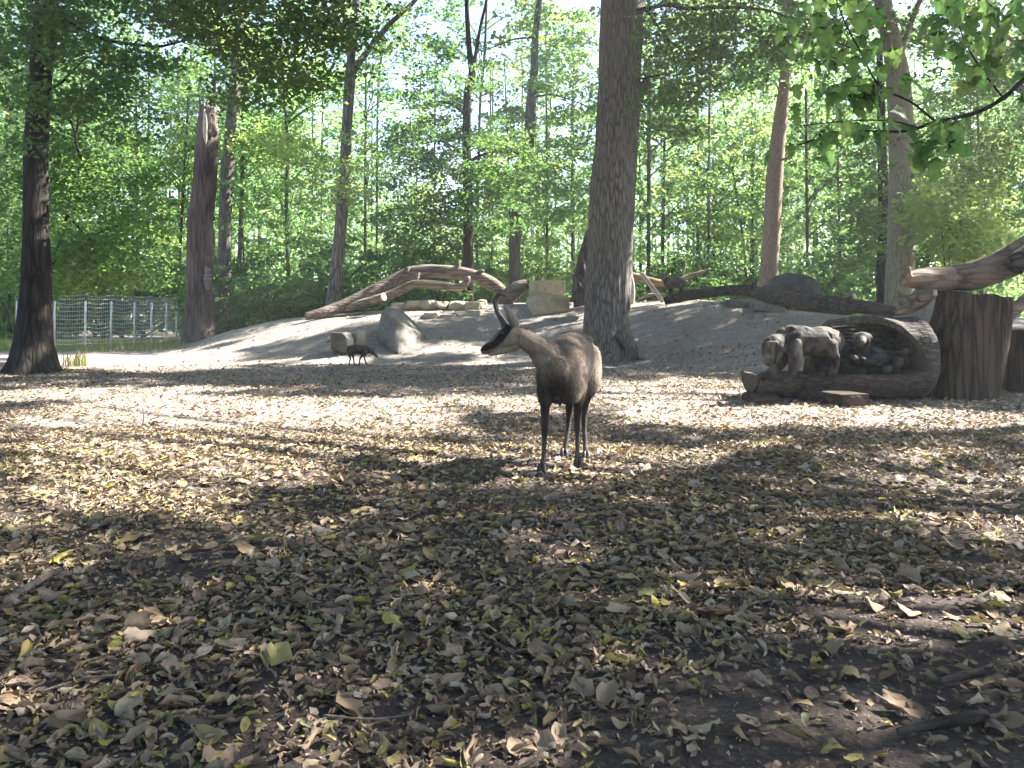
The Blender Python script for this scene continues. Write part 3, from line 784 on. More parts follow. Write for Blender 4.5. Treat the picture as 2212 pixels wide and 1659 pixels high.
# the rest of the wood that can be told apart
TONE = ['mid-green', 'high-crowned green', 'low-crowned green', 'dark-leaved', 'yellow-green']
def zone(px):
    z = ['behind the left edge tree', 'behind the wire fence', 'between broken trunk and forked tree', 'behind the arched log', 'left of the great oak', 'right of the great oak', 'left of the pinkish trunk', 'right of the pinkish trunk', 'behind the raised log', 'beyond the right edge']
    return z[int(np.clip(np.searchsorted([120, 400, 720, 1020, 1300, 1480, 1670, 1900, 2200], px), 0, 9))]
cnt = 0; placed = [((r[1][0][0]-CX)/F*r[2], r[2]) for r in NAMED]
rw = np.random.default_rng(77)
tries = 0
while cnt < 62 and tries < 4000:
    tries += 1
    dd = rw.uniform(30.5, 50); px = rw.uniform(-160, 2380)
    x = (px-CX)/F*dd
    if min((x-a)**2+(dd-b)**2 for a, b in placed) < 2.6**2: continue
    v = int(rw.integers(0, 5)); sc = rw.uniform(.8, 1.12)
    if 770 < px < 1130 or 1190 < px < 1330: sc *= .56
    if 300 < px < 450 or 1530 < px < 1620: sc *= .66
    if 560 < px < 740: sc *= .8
    placed.append((x, dd)); cnt += 1
    w = rw.uniform(4, 7)
    lean = rw.normal(0, 10)
    wood_tree(f'slender {TONE[v]} young tree deep in the wood, {zone(px)}', [(px, 640, w), (px+lean*.4, 400, w*.85), (px+lean, 150, w*.6)], dd, v, 'young trees of the wood behind the mound', sc)

# undergrowth
def shrub(label, px, d, v, sc, group=None, z=None, flat=1.0):
    x = (px-CX)/F*d; z = float(terrain(x, d))-.05 if z is None else z
    t = thing('bush', label, 'bush', (x, d, z), group)
    o = mk_obj('foliage', SHRUB_CR[v], None, t); o.scale = (sc, sc, sc*flat); o.rotation_euler = (0, 0, rng.uniform(0, 6.28))
    b = MB()
    for k in range(5):
        a = rng.uniform(0, 6.28); h = sc*flat*1.6
        q = spline(np.array([[0, 0, -.05, .03], [math.cos(a)*.25, math.sin(a)*.25, h*.5, .02], [math.cos(a)*.7, math.sin(a)*.7, h, .006]])*[sc, sc, 1, 1], 7)
        V, Fc = tube(q[:, :3], q[:, 3], 5, False); b.add(V, Fc)
    V, Fc, _ = b.arrays(); mk_obj('stem', mk_mesh('stem', V, Fc), MAT['bark_thin'], t)
    return t
shrub('low dark bush left of the foot of the arched log', 590, 25.5, 1, .85, flat=.6)
shrub('small pale-leaved bush above the low dark bush', 640, 27.5, 2, .8, flat=.9)
shrub('dark bush framed by the arch of the fallen log', 950, 25.0, 1, .95)
shrub('sunlit bright yellow-green bush above the raised log', 2050, 15.0, 2, .0001)
bright = bpy.data.objects['bush.003']
for c in list(bright.children): bpy.data.objects.remove(c)
A = region_sprays([(2060, 480, 95, 80, 44), (2010, 430, 50, 50, 12), (2120, 530, 70, 50, 18)], 15.5, 1.3)
bright.location = (float(P(2050, 0, 15.5)[0]), 15.5, float(terrain(P(2050, 0, 15.5)[0], 15.5)))
crown_part(bright, A, 40, .42, .18, .15, MAT['leaf_bright'], name='foliage')
bb = MB()
for (a, b_) in [((2040, 560), (2030, 460)), ((2060, 560), (2090, 470)), ((2050, 580), (2055, 420))]:
    q = spline(np.vstack([[*np.array(bright.location)-[0, 0, .05], .03], px_path([(*a, 3), (*b_, 1.5)], 15.5)]), 10)
    V, Fc = tube(q[:, :3], q[:, 3], 5, False); bb.add(V, Fc)
bb.build('stem', MAT['bark_thin'], bright)
BT = ['mid-green', 'dark green', 'bright green']
for k in range(78):
    px = -120+k*31.5+rw.uniform(-25, 25); dd = rw.uniform(25.5, 38)
    v = int(rw.choice([0, 0, 1, 1, 1, 2] if dd > 30 else [0, 1, 1, 1])); sc = rw.uniform(.75, 1.25)
    if px < 420: dd = max(dd, 27.5)
    shrub(f'{BT[v]} undergrowth bush at the wood edge, {zone(px)}', px, dd, v, sc, 'undergrowth bushes behind the mound', z=-.05 if dd > 27 else None)

# far wood: reads as one mass
b = MB(); bt = MB()
r = np.random.default_rng(91)
A = []
for k in range(230):
    dd = r.uniform(48, 85); px = r.uniform(-300, 2500); x = (px-CX)/F*dd
    h = r.uniform(13, 22)
    if 760 < px < 1130 or 1190 < px < 1330 or 1520 < px < 1620 or 300 < px < 470: h *= .55
    n = 26
    z = r.uniform(.5, h, n); az = r.uniform(0, 6.28, n); q = np.sqrt(r.uniform(.05, 1, n))*3.0*np.sin(np.pi*np.clip(.15+.8*z/h, 0, 1))**.6
    A.append(np.stack([x+np.cos(az)*q, dd+np.sin(az)*q, z], 1))
    V, Fc = tube(np.array([[x, dd, -.2], [x+r.normal(0, .2), dd, h*.5], [x+r.normal(0, .4), dd, h*.95]]), np.array([.14, .10, .03]), 6, False)
    bt.add(V, Fc)
A = np.concatenate(A)
C = spray_points(A, 20, 1.1, .4, r)
V, Fc, rd = leaf_cloud(C, .32, 1.0, r)
fw = MB().add(V, Fc, rnd=rd).build('far_wood', MAT['leaf_wood'])
tag(fw, 'distant mass of green woodland foliage filling the gaps between trees', 'woodland', kind='stuff')
ft = bt.build('far_trunks', MAT['bark_thin']); tag(ft, 'distant thin trunks standing deep inside the woodland', 'woodland', kind='stuff')

# ------------------------------------------------------------------ overhead canopy: throws the dappled shade
LIT = [  # px, py, rx, ry, how sunny   (sun flecks seen on the ground)
    (340, 778, 190, 24, 1.0), (560, 712, 140, 24, .95), (690, 690, 90, 16, .9), (780, 700, 60, 16, .5), (960, 676, 160, 24, .95), (1180, 668, 130, 24, 1.0), (1400, 652, 60, 12, 1.0), (1550, 650, 60, 9, .8),
    (950, 750, 120, 8, .9), (1120, 700, 120, 7, .7), (700, 782, 110, 8, .5), (1110, 785, 110, 10, .8), (1130, 770, 90, 6, .7), (60, 772, 80, 10, .7), (1080, 720, 90, 6, .5),
    (1480, 845, 190, 26, .95), (1420, 826, 110, 9, .7), (1640, 862, 60, 14, .9), (1890, 868, 110, 19, .97),
    (230, 862, 300, 11, .85), (450, 845, 150, 8, .6), (700, 880, 260, 12, .7), (150, 895, 200, 8, .6), (950, 870, 150, 12, .75), (1100, 860, 120, 9, .7),
    (420, 925, 470, 20, .98), (900, 920, 250, 18, .85), (1120, 905, 150, 12, .8), (150, 960, 200, 10, .7), (620, 965, 260, 12, .7), (900, 985, 200, 10, .7), (1000, 960, 110, 10, .7),
    (1230, 990, 150, 28, .97), (800, 975, 330, 13, .92), (560, 1000, 220, 13, .85), (1010, 998, 110, 12, .95), (330, 985, 200, 12, .8), (1180, 1025, 60, 10, .9), (760, 1035, 160, 9, .6), (200, 850, 240, 9, .8), (600, 905, 350, 12, .95), (1380, 880, 120, 12, .8), (1560, 880, 140, 9, .7), (1120, 975, 90, 18, .9), (1330, 1010, 80, 14, .9), (1500, 905, 180, 10, .7), (1600, 945, 260, 9, .7), (1900, 895, 260, 10, .75), (2080, 925, 130, 10, .7), (1430, 975, 100, 9, .6), (1800, 985, 200, 9, .5),
    (620, 1012, 240, 12, .7), (150, 1020, 200, 14, .7), (60, 1100, 110, 26, .85), (330, 1075, 120, 12, .55), (20, 1130, 70, 12, .6), (2120, 1045, 130, 22, .85), (1780, 1050, 130, 10, .5), (2150, 1125, 90, 18, .8), (1950, 1090, 100, 8, .5),
    (15, 1265, 45, 16, .8), (2060, 1315, 140, 34, .9), (2190, 1330, 60, 40, .9), (1990, 1290, 60, 18, .9), (960, 1085, 40, 8, .6), (1260, 1160, 35, 9, .6), (700, 1440, 40, 12, .5), (1500, 1500, 40, 12, .4), (2200, 1460, 50, 40, .8), (900, 1480, 30, 10, .5), (880, 1500, 60, 14, .5)]
def lit_at(px, py):
    v = np.zeros_like(px)
    for (a, b_, rx, ry, s) in LIT:
        e = ((px-a)/rx)**2+((py-b_)/ry)**2
        v = np.maximum(v, s*np.clip((1.25-e)/.5, 0, 1))
    return v
r = np.random.default_rng(19)
pts = []
gx = np.arange(-15, 17, .42)
for y0 in np.arange(.6, 24, .42):
    for x0 in gx:
        if abs(x0) > y0*.64+2.2: continue
        pts.append((x0+r.uniform(-.2, .2), y0+r.uniform(-.2, .2)))
pts = np.array(pts)
hz = terrain(pts[:, 0], pts[:, 1])
ppx = CX+F*pts[:, 0]/pts[:, 1]; ppy = HY-F*(hz-EYE)/pts[:, 1]
lit = lit_at(ppx, ppy)
for ox, oy in ((.4, 0), (-.4, 0), (0, .32), (0, -.32), (.3, .22), (-.3, .22), (.3, -.22), (-.3, -.22)):   # boughs keep clear of the sun flecks' rims
    qx = pts[:, 0]+ox; qy = pts[:, 1]+oy; qz = terrain(qx, qy)
    lit = np.maximum(lit, .93*lit_at(CX+F*qx/qy, HY-F*(qz-EYE)/qy))
streak = fbm(np.stack([pts[:, 0]*.35, pts[:, 1]*1.6, np.zeros(len(pts))], -1), 3, 55)
keep = (lit < .50+.75*streak+r.normal(0, .06, len(pts))) & (lit < .87)
pts = pts[keep]; hz = hz[keep]
Hmin = np.maximum(6.5, 2.6+.47*pts[:, 1])
H = Hmin+r.uniform(0, 3.6, len(pts))
tt = (H-hz)/TO_SUN[2]
CAN = np.stack([pts[:, 0], pts[:, 1], hz], 1)+TO_SUN[None, :]*tt[:, None]
CTR = [('canopy tree standing out of view beyond the right edge, near', (9.0, 4.6)), ('canopy tree standing out of view behind the sculpture on the right', (14.0, 10.5)),
       ('canopy tree standing out of view far to the right', (19.5, 16.5)), ('canopy tree standing out of view right of the mound', (17.0, 23.0)), ('canopy tree standing out of view behind the camera on the right', (6.0, -1.5))]
cp = np.array([c[1] for c in CTR])
own = np.argmin(((CAN[:, None, :2]-cp[None])**2).sum(-1), 1)
for k, (lab, (x, y)) in enumerate(CTR):
    sel = CAN[own == k]
    if len(sel) == 0: continue
    t = thing('canopy_tree', lab, 'tree', (x, y, 0))
    hh = float(np.median(sel[:, 2]))
    q = spline(np.array([[x, y, -.1, .32], [x+.1, y, hh*.4, .24], [x-.1, y+.1, hh*.8, .17], [x, y, hh*1.15, .06]]), 40)
    V, Fc = tube(q[:, :3], q[:, 3], 18, True, bark_relief(.08, 4, 2, k, flare=.5, flare_h=.35)); build('trunk', V, Fc, MAT['bark_grey'], t, smooth=True)
    for j in r.choice(len(sel), min(len(sel), 22), replace=False):
        a = sel[j]; root = np.array([x, y, max(hh*.45, a[2]-np.hypot(a[0]-x, a[1]-y)*.55)])
        q = spline(np.array([[*root, .07], [*((a+root)/2+[0, 0, .3]), .04], [*a, .01]]), 9)
        V, Fc = tube(q[:, :3], q[:, 3], 6, False); build('limb', V, Fc, MAT['bark_grey'], t, smooth=True)
    C = spray_points(sel, 118, r.uniform(.30, .46, len(sel)), .08, r)
    V, Fc, rd = leaf_cloud(C, .135, .6, r)
    MB().add(V, Fc, rnd=rd).build('crown', MAT['leaf_canopy'], t)

# upper crowns of the trees in view, above the frame: they keep the hanging foliage in shade
for (tree, A) in SHADE:
    k = r.choice(len(A), min(len(A), 105), replace=False)
    Q = np.repeat(A[k], 2, 0); s_ = r.uniform(2.2, 9.5, len(Q))
    Q = Q+TO_SUN[None]*s_[:, None]+r.normal(0, .25, Q.shape)
    ok = Q[:, 2] > 1.6+.392*Q[:, 1]
    G = Q-TO_SUN[None]*(Q[:, 2:3]/TO_SUN[2])
    ok &= (lit_at(CX+F*G[:, 0]/np.maximum(G[:, 1], .5), HY+F*EYE/np.maximum(G[:, 1], .5)) < .25)
    Q = Q[ok]
    if len(Q) < 3: continue
    C = spray_points(Q, 80, .45, .12, r)
    V, Fc, rd = leaf_cloud(C, .135, .6, r)
    MB().add(V, Fc, rnd=rd).build('upper_crown', MAT['leaf_canopy'], tree)

# closed canopy overhead and to the left, as in any wood: it keeps the open sky off the shaded ground
n = 2300
Q = np.stack([r.uniform(-17, 7, n), r.uniform(-10, 13.5, n), np.zeros(n)], 1)
Q[:, 2] = np.maximum(8.0, 3.4+.392*np.maximum(Q[:, 1], 0))+r.uniform(0, 4.5, n)
G = Q-TO_SUN[None]*(Q[:, 2:3]/TO_SUN[2])
Q = Q[~((G[:, 1] > .8) & (np.abs(G[:, 0]) < .66*G[:, 1]+.8) & (lit_at(CX+F*G[:, 0]/np.maximum(G[:, 1], .5), HY+F*EYE/np.maximum(G[:, 1], .5)) > .05))]
OT = [('canopy tree standing out of view to the left of the yard', (-9.5, 4.0)), ('canopy tree standing out of view behind the camera on the left', (-5.0, -5.0)), ('canopy tree standing out of view straight behind the camera', (2.5, -7.0)), ('canopy tree standing out of view far left beyond the fence', (-14.5, 10.5))]
cp = np.array([c[1] for c in OT]); own = np.argmin(((Q[:, None, :2]-cp[None])**2).sum(-1), 1)
for k, (lab, (x, y)) in enumerate(OT):
    sel = Q[own == k]; t = thing('canopy_tree', lab, 'tree', (x, y, 0))
    q = spline(np.array([[x, y, -.1, .30], [x+.1, y, 4, .24], [x-.1, y+.1, 8, .17], [x, y, 12.5, .05]]), 40)
    V, Fc = tube(q[:, :3], q[:, 3], 18, True, bark_relief(.08, 4, 2, 20+k, flare=.5, flare_h=.35)); build('trunk', V, Fc, MAT['bark_grey'], t, smooth=True)
    for j in r.choice(len(sel), min(len(sel), 16), replace=False):
        a = sel[j]; root = np.array([x, y, max(5.0, a[2]-np.hypot(a[0]-x, a[1]-y)*.5)])
        q = spline(np.array([[*root, .07], [*((a+root)/2+[0, 0, .3]), .04], [*a, .01]]), 9)
        V, Fc = tube(q[:, :3], q[:, 3], 6, False); build('limb', V, Fc, MAT['bark_grey'], t, smooth=True)
    C = spray_points(sel, 46, .62, .15, r)
    V, Fc, rd = leaf_cloud(C, .2, .6, r)
    MB().add(V, Fc, rnd=rd).build('crown', MAT['leaf_canopy'], t)
# ------------------------------------------------------------------ rocks
def rock_mesh(dims, seed, cuts=9, rough=.10, round_=.25, taper=0.0, facets=6):
    bm = bmesh.new(); bmesh.ops.create_cube(bm, size=2.0)
    bmesh.ops.subdivide_edges(bm, edges=bm.edges[:], cuts=cuts, use_grid_fill=True)
    V = np.array([v.co[:] for v in bm.verts]); Fc = np.array([[v.index for v in f.verts] for f in bm.faces]); bm.free()
    L = np.linalg.norm(V, axis=1)[:, None]
    S = V/L
    V = V*(1-round_)+S*1.25*round_
    r = np.random.default_rng(seed)
    for k in range(facets):              # chop corners with random planes
        n = r.normal(0, 1, 3); n[2] *= .5; n /= np.linalg.norm(n); dd = r.uniform(.95, 1.25)
        e = V@n-dd
        V = V-np.where(e > 0, e, 0)[:, None]*n
    V = V*(1+rough*fbm(V*1.4+seed*3.1, 4, seed)[:, None]+rough*.35*fbm(V*5+seed, 3, seed+5)[:, None])
    V[:, :2] *= (1-taper*(V[:, 2:3]+1)*.5)
    return V*np.array(dims)*.5, Fc
def rock(name, label, px0, px1, py0, py1, d, depth, mat, seed, rz=0.0, cat='rock', group=None, parent=None, **kw):
    c = P((px0+px1)/2, (py0+py1)/2, d)
    w = M(px1-px0, d); h = M(py1-py0, d)
    V, Fc = rock_mesh((w*.95, depth, h*1.04), seed, **kw)
    R = np.array([[math.cos(rz), -math.sin(rz), 0], [math.sin(rz), math.cos(rz), 0], [0, 0, 1]])
    V = V@R.T+c
    base = np.array([c[0], c[1], V[:, 2].min()])
    o = build(name, V, Fc, MAT[mat], None, None, False, base)
    return tag(o, label, cat, group)

# pyramid boulder: hand-shaped hull
d = 17.0
hull = []
for (px, py, dd) in [(835, 660, 17.6), (826, 676, 17.3), (818, 714, 17.1), (838, 738, 16.6), (856, 748, 16.4), (916, 720, 17.3), (880, 690, 17.6), (850, 668, 17.7), (900, 700, 18.4), (830, 690, 18.3), (855, 660, 17.9), (858, 700, 16.75)]:
    hull.append(P(px, py, dd))
for (px, py, dd) in [(815, 735, 17.2), (856, 770, 16.3), (925, 745, 17.3), (880, 750, 18.4), (825, 740, 18.3)]: hull.append(P(px, py, dd))
bm = bmesh.new()
for p in hull: bm.verts.new(p)
bmesh.ops.convex_hull(bm, input=bm.verts[:])
for v in [v for v in bm.verts if not v.link_faces]: bm.verts.remove(v)
bmesh.ops.bevel(bm, geom=bm.edges[:], offset=.03, segments=1, affect='EDGES')
bmesh.ops.triangulate(bm, faces=bm.faces[:])
bmesh.ops.subdivide_edges(bm, edges=bm.edges[:], cuts=3, use_grid_fill=True)
bm.verts.index_update()
V = np.array([v.co[:] for v in bm.verts]); Fl = [[v.index for v in f.verts] for f in bm.faces]; bm.free()
V = V+np.stack([fbm(V*3, 4, 3), fbm(V*3+9, 4, 4), fbm(V*3+20, 4, 6)], 1)*.05
Fc = [np.array([f for f in Fl if len(f) == k]) for k in {len(f) for f in Fl}]
o = build('boulder', V, Fc, MAT['rock_grey'], None, None, False, (V[:, 0].mean(), V[:, 1].mean(), V[:, 2].min()))
tag(o, 'pointed grey boulder shaped like a pyramid on the mound slope', 'rock')

rock('stone_block', 'dark squarish stone block just above the grazing young chamois', 716, 764, 719, 760, 16.6, .5, 'rock_mid', 3, .1, rough=.06, round_=.15)
rock('stone_block', 'small pale sunlit stone right of the dark squarish block', 761, 788, 716, 748, 16.9, .35, 'rock_sand', 4, .3, rough=.06, round_=.2)
rock('stone_block', 'upper of the two stacked squared sandstone blocks', 1145, 1219, 607, 640, 20.3, .7, 'rock_sand', 5, .18, rough=.045, round_=.1, facets=4)
rock('stone_block', 'lower of the two stacked squared sandstone blocks', 1140, 1222, 640, 680, 19.6, 1.3, 'rock_sand', 6, .12, rough=.05, round_=.1, facets=4)
back = [(846, 884, 655, 672), (880, 916, 650, 670), (908, 946, 649, 668), (942, 972, 652, 668), (970, 1012, 651, 670), (1008, 1044, 653, 674)]
wh = ['leftmost', 'second from left', 'third from left', 'fourth from left', 'fifth from left', 'rightmost']
for k, (a, b_, c, e) in enumerate(back):
    rock('ledge_stone', f'flat mossy stone, {wh[k]} in the back row beneath the arched log', a, b_, c, e, 20.4-.1*k, .6, 'rock_sand', 20+k, rng.uniform(-.2, .2), group='flat stones of the back row', rough=.09, round_=.2)
front = [(918, 956, 676, 702), (950, 990, 680, 703), (982, 1016, 675, 700), (1008, 1044, 671, 697)]
wh = ['leftmost', 'second from left', 'third from left', 'rightmost']
for k, (a, b_, c, e) in enumerate(front):
    rock('ledge_stone', f'flat sunlit stone, {wh[k]} in the short front row right of the pyramid boulder', a, b_, c, e, 19.1+.05*k, .55, 'rock_sand', 40+k, rng.uniform(-.3, .3), group='flat stones of the front row', rough=.09, round_=.2)
rock('ledge_stone', 'round pale stone at the right end of the stone rows', 1030, 1052, 648, 664, 20.6, .4, 'rock_sand', 61, rough=.08, round_=.5)
rock('boulder', 'dark rounded boulder behind the long fallen log', 1668, 1756, 598, 668, 20.3, 1.2, 'rock_dark', 8, .2, rough=.10, round_=.75)
rock('stone_slab', 'flat grey slab lying under the middle of the long fallen log', 1622, 1688, 652, 682, 17.4, .8, 'rock_grey', 9, -.1, rough=.05, round_=.1)
rock('stone_slab', 'grey slab left of the flat slab under the long log', 1560, 1630, 648, 682, 18.2, .9, 'rock_grey', 10, .1, rough=.06, round_=.15)
rock('stone_block', 'grey block half hidden behind the leaning stump', 1960, 2030, 638, 730, 12.6, .7, 'rock_grey', 12, .2, rough=.06, round_=.12)

# ------------------------------------------------------------------ dead wood
def log_thing(name, label, rows, d, mat, seg=24, rings=60, amp=.10, seed=1, cat='log', part='trunk', flat=1.0):
    q = px_path(rows, d)
    base = q[0, :3].copy(); base[2] = q[:, 2].min()
    t = thing(name, label, cat, base)
    q = spline(q, rings)
    V, Fc = tube(q[:, :3], np.maximum(np.stack([q[:, 3], q[:, 3]*flat], 1), .004), seg, True, bark_relief(amp, 3, 3, seed, big=.10))
    build(part, V, Fc, MAT[mat], t, smooth=True)
    return t
def cut_end(t, p, dirv, r, name='cut_end', mat='wood_cut'):
    dirv = np.array(dirv, float); dirv /= np.linalg.norm(dirv)
    V, Fc = tube(np.array([p-dirv*.03, p, p+dirv*.012]), np.array([r, r, r*.96]), 16, True, bark_relief(.05, 2, 2, 3))
    build(name, V, Fc, MAT[mat], t)

# arched log
d = 20.8
t = log_thing('arched_log', 'weathered fallen trunk arching over the top of the mound', [(660, 684, 16, -1.0), (700, 674, 22, -.8), (731, 664, 26, -.6), (799, 633, 28, -.3), (866, 599, 28), (911, 586, 27), (979, 588, 29), (1035, 600, 28), (1069, 618, 27), (1092, 636, 22), (1106, 652, 15)], d, 'wood_grey', 30, 110, .10, 3)
branch_part(t, [(700, 676, 14), (760, 662, 20), (799, 652, 22), (844, 637, 20), (880, 620, 18), (900, 613, 17), (945, 616, 19), (990, 621, 18), (1006, 612, 16), (1010, 596, 14)], d-.55, MAT['wood_log'], 18, 60, 'side_limb')
branch_part(t, [(892, 622, 12), (898, 605, 12), (904, 588, 8)], d-.4, MAT['wood_log'], 12, 12, 'fork')
branch_part(t, [(800, 652, 16), (815, 646, 17), (826, 642, 17)], d-.9, MAT['wood_log'], 14, 10, 'stub')
cut_end(t, P(829, 641, d-.95), (.8, -.4, .2), M(8.5, d))
branch_part(t, [(880, 592, 12), (880, 582, 12), (886, 576, 5)], d-.1, MAT['wood_grey'], 10, 10, 'knob')
branch_part(t, [(986, 582, 16), (990, 572, 11), (992, 563, 3)], d-.1, MAT['wood_grey'], 10, 10, 'knob')
branch_part(t, [(1030, 592, 12), (1040, 586, 10), (1046, 583, 4)], d-.1, MAT['wood_grey'], 10, 10, 'knob')

log_thing('fallen_log', 'grey weathered log lying between the arched log and the stacked blocks', [(1078, 662, 26), (1095, 645, 34), (1118, 625, 34), (1140, 614, 24)], 20.6, 'wood_grey', 22, 40, .14, 5)

# shattered stump behind the oak
t = log_thing('shattered_stump', 'tall brown shattered stump peeking out left of the great oak', [(1262, 660, 50), (1254, 620, 40), (1258, 575, 28), (1266, 530, 20), (1272, 495, 8)], 18.6, 'bark_snag', 18, 50, .22, 9, 'stump')
branch_part(t, [(1252, 625, 22), (1243, 606, 12), (1238, 592, 3)], 18.4, MAT['bark_snag'], 8, 10, 'splinter')
branch_part(t, [(1258, 590, 18), (1256, 560, 11), (1258, 540, 3)], 18.4, MAT['bark_snag'], 8, 10, 'splinter')

# wood pile right of the oak
d = 19.6
t = log_thing('dead_branch', 'bleached dead branch with antler-like fork right of the oak', [(1340, 590, 20), (1365, 597, 19), (1400, 606, 17), (1442, 613, 14), (1464, 606, 12), (1502, 592, 8), (1534, 581, 3)], d, 'wood_log', 16, 50, .12, 11, 'branch')
branch_part(t, [(1466, 605, 8), (1473, 594, 7), (1479, 577, 5), (1481, 564, 2)], d, MAT['wood_log'], 10, 14, 'fork')
t = log_thing('sawn_prop', 'sunlit sawn pole leaning against the bleached dead branch', [(1385, 590, 10), (1405, 615, 10), (1432, 652, 9)], d-.7, 'wood_cut', 12, 20, .05, 12, 'branch')
t = log_thing('upright_stub', 'short pale upright stub right beside the oak trunk', [(1364, 660, 13), (1366, 625, 12), (1363, 592, 7)], d-.4, 'wood_cut', 12, 20, .10, 13, 'stump')
log_thing('dead_branch', 'small brown dead branch on the ground behind the sawn pole', [(1375, 652, 5), (1395, 640, 8), (1425, 635, 7), (1445, 642, 3)], d-.2, 'wood_log', 10, 20, .1, 14, 'branch')

# long dark log
rows = [(1436, 650, 16, 2.9), (1460, 643, 22, 2.8), (1491, 638, 22, 2.6), (1560, 629, 22, 2.2), (1615, 628, 26, 1.8), (1670, 643, 30, 1.3), (1739, 654, 36, .8), (1800, 660, 40, .4), (1830, 662, 38, .2), (1850, 662, 30, .1), (1890, 666, 28, 0), (1930, 672, 24, 0)]
t = log_thing('long_fallen_log', 'long dark fallen log sagging along the right of the mound', rows, 14.6, 'wood_dark', 28, 140, .14, 17)
branch_part(t, [(1625, 624, 14, 0), (1630, 612, 12, 0), (1632, 603, 5, 0)], 16.2, MAT['wood_dark'], 10, 10, 'knob')
branch_part(t, [(1640, 634, 12, 0), (1650, 622, 9, 0), (1656, 616, 3, 0)], 16.1, MAT['wood_dark'], 10, 10, 'knob')
branch_part(t, [(1834, 652, 14, 0), (1840, 644, 12, 0), (1845, 640, 10, 0)], 14.6, MAT['wood_dark'], 10, 10, 'stub')
cut_end(t, P(1847, 640, 14.5), (.7, -.6, .2), M(6, 14.6))

# leaning stump that carries the raised log
d = 9.55
t = thing('leaning_stump', 'big dark leaning stump under the raised log on the right', 'stump', [P(2070, 0, d)[0], d, 0])
q = spline(px_path([(2069, 862, 152), (2070, 840, 150), (2076, 790, 150), (2086, 730, 150), (2098, 670, 146), (2102, 637, 142)], d), 90)
q[0, 2] = -.08
def stump_relief(TH, SS):
    g = np.abs(np.sin(TH*31+2.5*fbm(np.stack([np.cos(TH)*3, np.sin(TH)*3, SS*2], -1), 3, 6)))
    n = fbm(np.stack([np.cos(TH)*6, np.sin(TH)*6, SS*1.2], -1), 4, 8)
    return 1+.028*g*(1+n)+.08*n+.05*np.cos(3*TH+.5)
V, Fc = tube(q[:, :3], q[:, 3], 120, True, stump_relief)
V[:, 2] += np.clip((V[:, 2]-1.1)/.08, 0, 1)*.05*fbm(V*6, 3, 3)
build('trunk', V, Fc, MAT['wood_stump'], t, smooth=True)
for rows in [[(2153, 640, 10), (2150, 700, 14), (2142, 780, 16), (2130, 852, 18)], [(2168, 650, 8), (2163, 740, 9), (2150, 830, 10)]]:
    branch_part(t, rows, d-.22, MAT['wood_log'], 8, 30, 'bark_strip')
d = 10.3
t = thing('cut_stump', 'shorter dark stump at the right edge with a sunlit top', 'stump', [P(2215, 0, d)[0], d, 0])
q = spline(px_path([(2222, 850, 150), (2220, 790, 146), (2218, 710, 140)], d), 60); q[0, 2] = -.08
V, Fc = tube(q[:, :3], q[:, 3], 80, True, stump_relief); build('trunk', V, Fc, MAT['wood_stump'], t, smooth=True)
cut_end(t, q[-1, :3]+[0, 0, .01], (0, 0, 1), M(66, d), 'cut_top')

# raised log
d = 9.5
t = log_thing('raised_log', 'bare weathered log resting high on the leaning stump, rising to the right', [(1955, 606, 30, -.1), (1985, 604, 44, -.05), (2020, 602, 50), (2060, 601, 52), (2100, 597, 58), (2140, 584, 60), (2180, 566, 62), (2230, 540, 66), (2300, 500, 70)], d, 'wood_log', 44, 120, .09, 23)
branch_part(t, [(2052, 601, 46), (2058, 601, 54), (2080, 599, 58), (2100, 597, 62), (2140, 584, 64), (2180, 566, 66), (2230, 540, 70), (2300, 500, 74)], d, MAT['bark_brown'], 44, 90, 'bark_section')
branch_part(t, [(1964, 600, 16), (1962, 586, 13), (1965, 577, 7)], d-.15, MAT['wood_log'], 12, 12, 'knob')
branch_part(t, [(2010, 616, 34), (1992, 640, 40), (1970, 660, 30), (1950, 672, 16), (1934, 680, 6)], d-.02, MAT['wood_log'], 20, 30, 'broken_root')
branch_part(t, [(1955, 652, 14), (1944, 634, 9), (1929, 617, 2)], d-.1, MAT['wood_grey'], 8, 12, 'spike')
branch_part(t, [(1950, 655, 14), (1940, 645, 8), (1931, 640, 2)], d-.15, MAT['wood_grey'], 8, 12, 'spike')
branch_part(t, [(1985, 645, 18), (2005, 638, 12), (2020, 634, 12)], d-.15, MAT['wood_log'], 10, 12, 'stub')
cut_end(t, P(2022, 633, d-.16), (.9, -.3, .1), M(6.5, d))
branch_part(t, [(2188, 580, 40), (2205, 562, 46), (2240, 540, 44)], d-.28, MAT['wood_dark'], 16, 16, 'bark_slab')
log_thing('fallen_log', 'thin brown log slanting up behind the shorter stump at the right edge', [(2165, 700, 24), (2190, 672, 26), (2225, 640, 26)], 11.2, 'wood_log', 16, 24, .1, 25)

# ------------------------------------------------------------------ carved log sculpture
d = 9.15
ct = P(1800, 0, d); ZC, RL = .475, .475
sc = thing('carved_log_sculpture', 'hollowed log carved with a walking bear and a resting lynx', 'sculpture', [P(1800, 0, d)[0], d, 0])
x0, x1 = P(1629, 0, d)[0], P(1985, 0, d)[0]
xs_ = np.linspace(x0, x1, 90)
pxs = np.linspace(1629, 1985, 90)
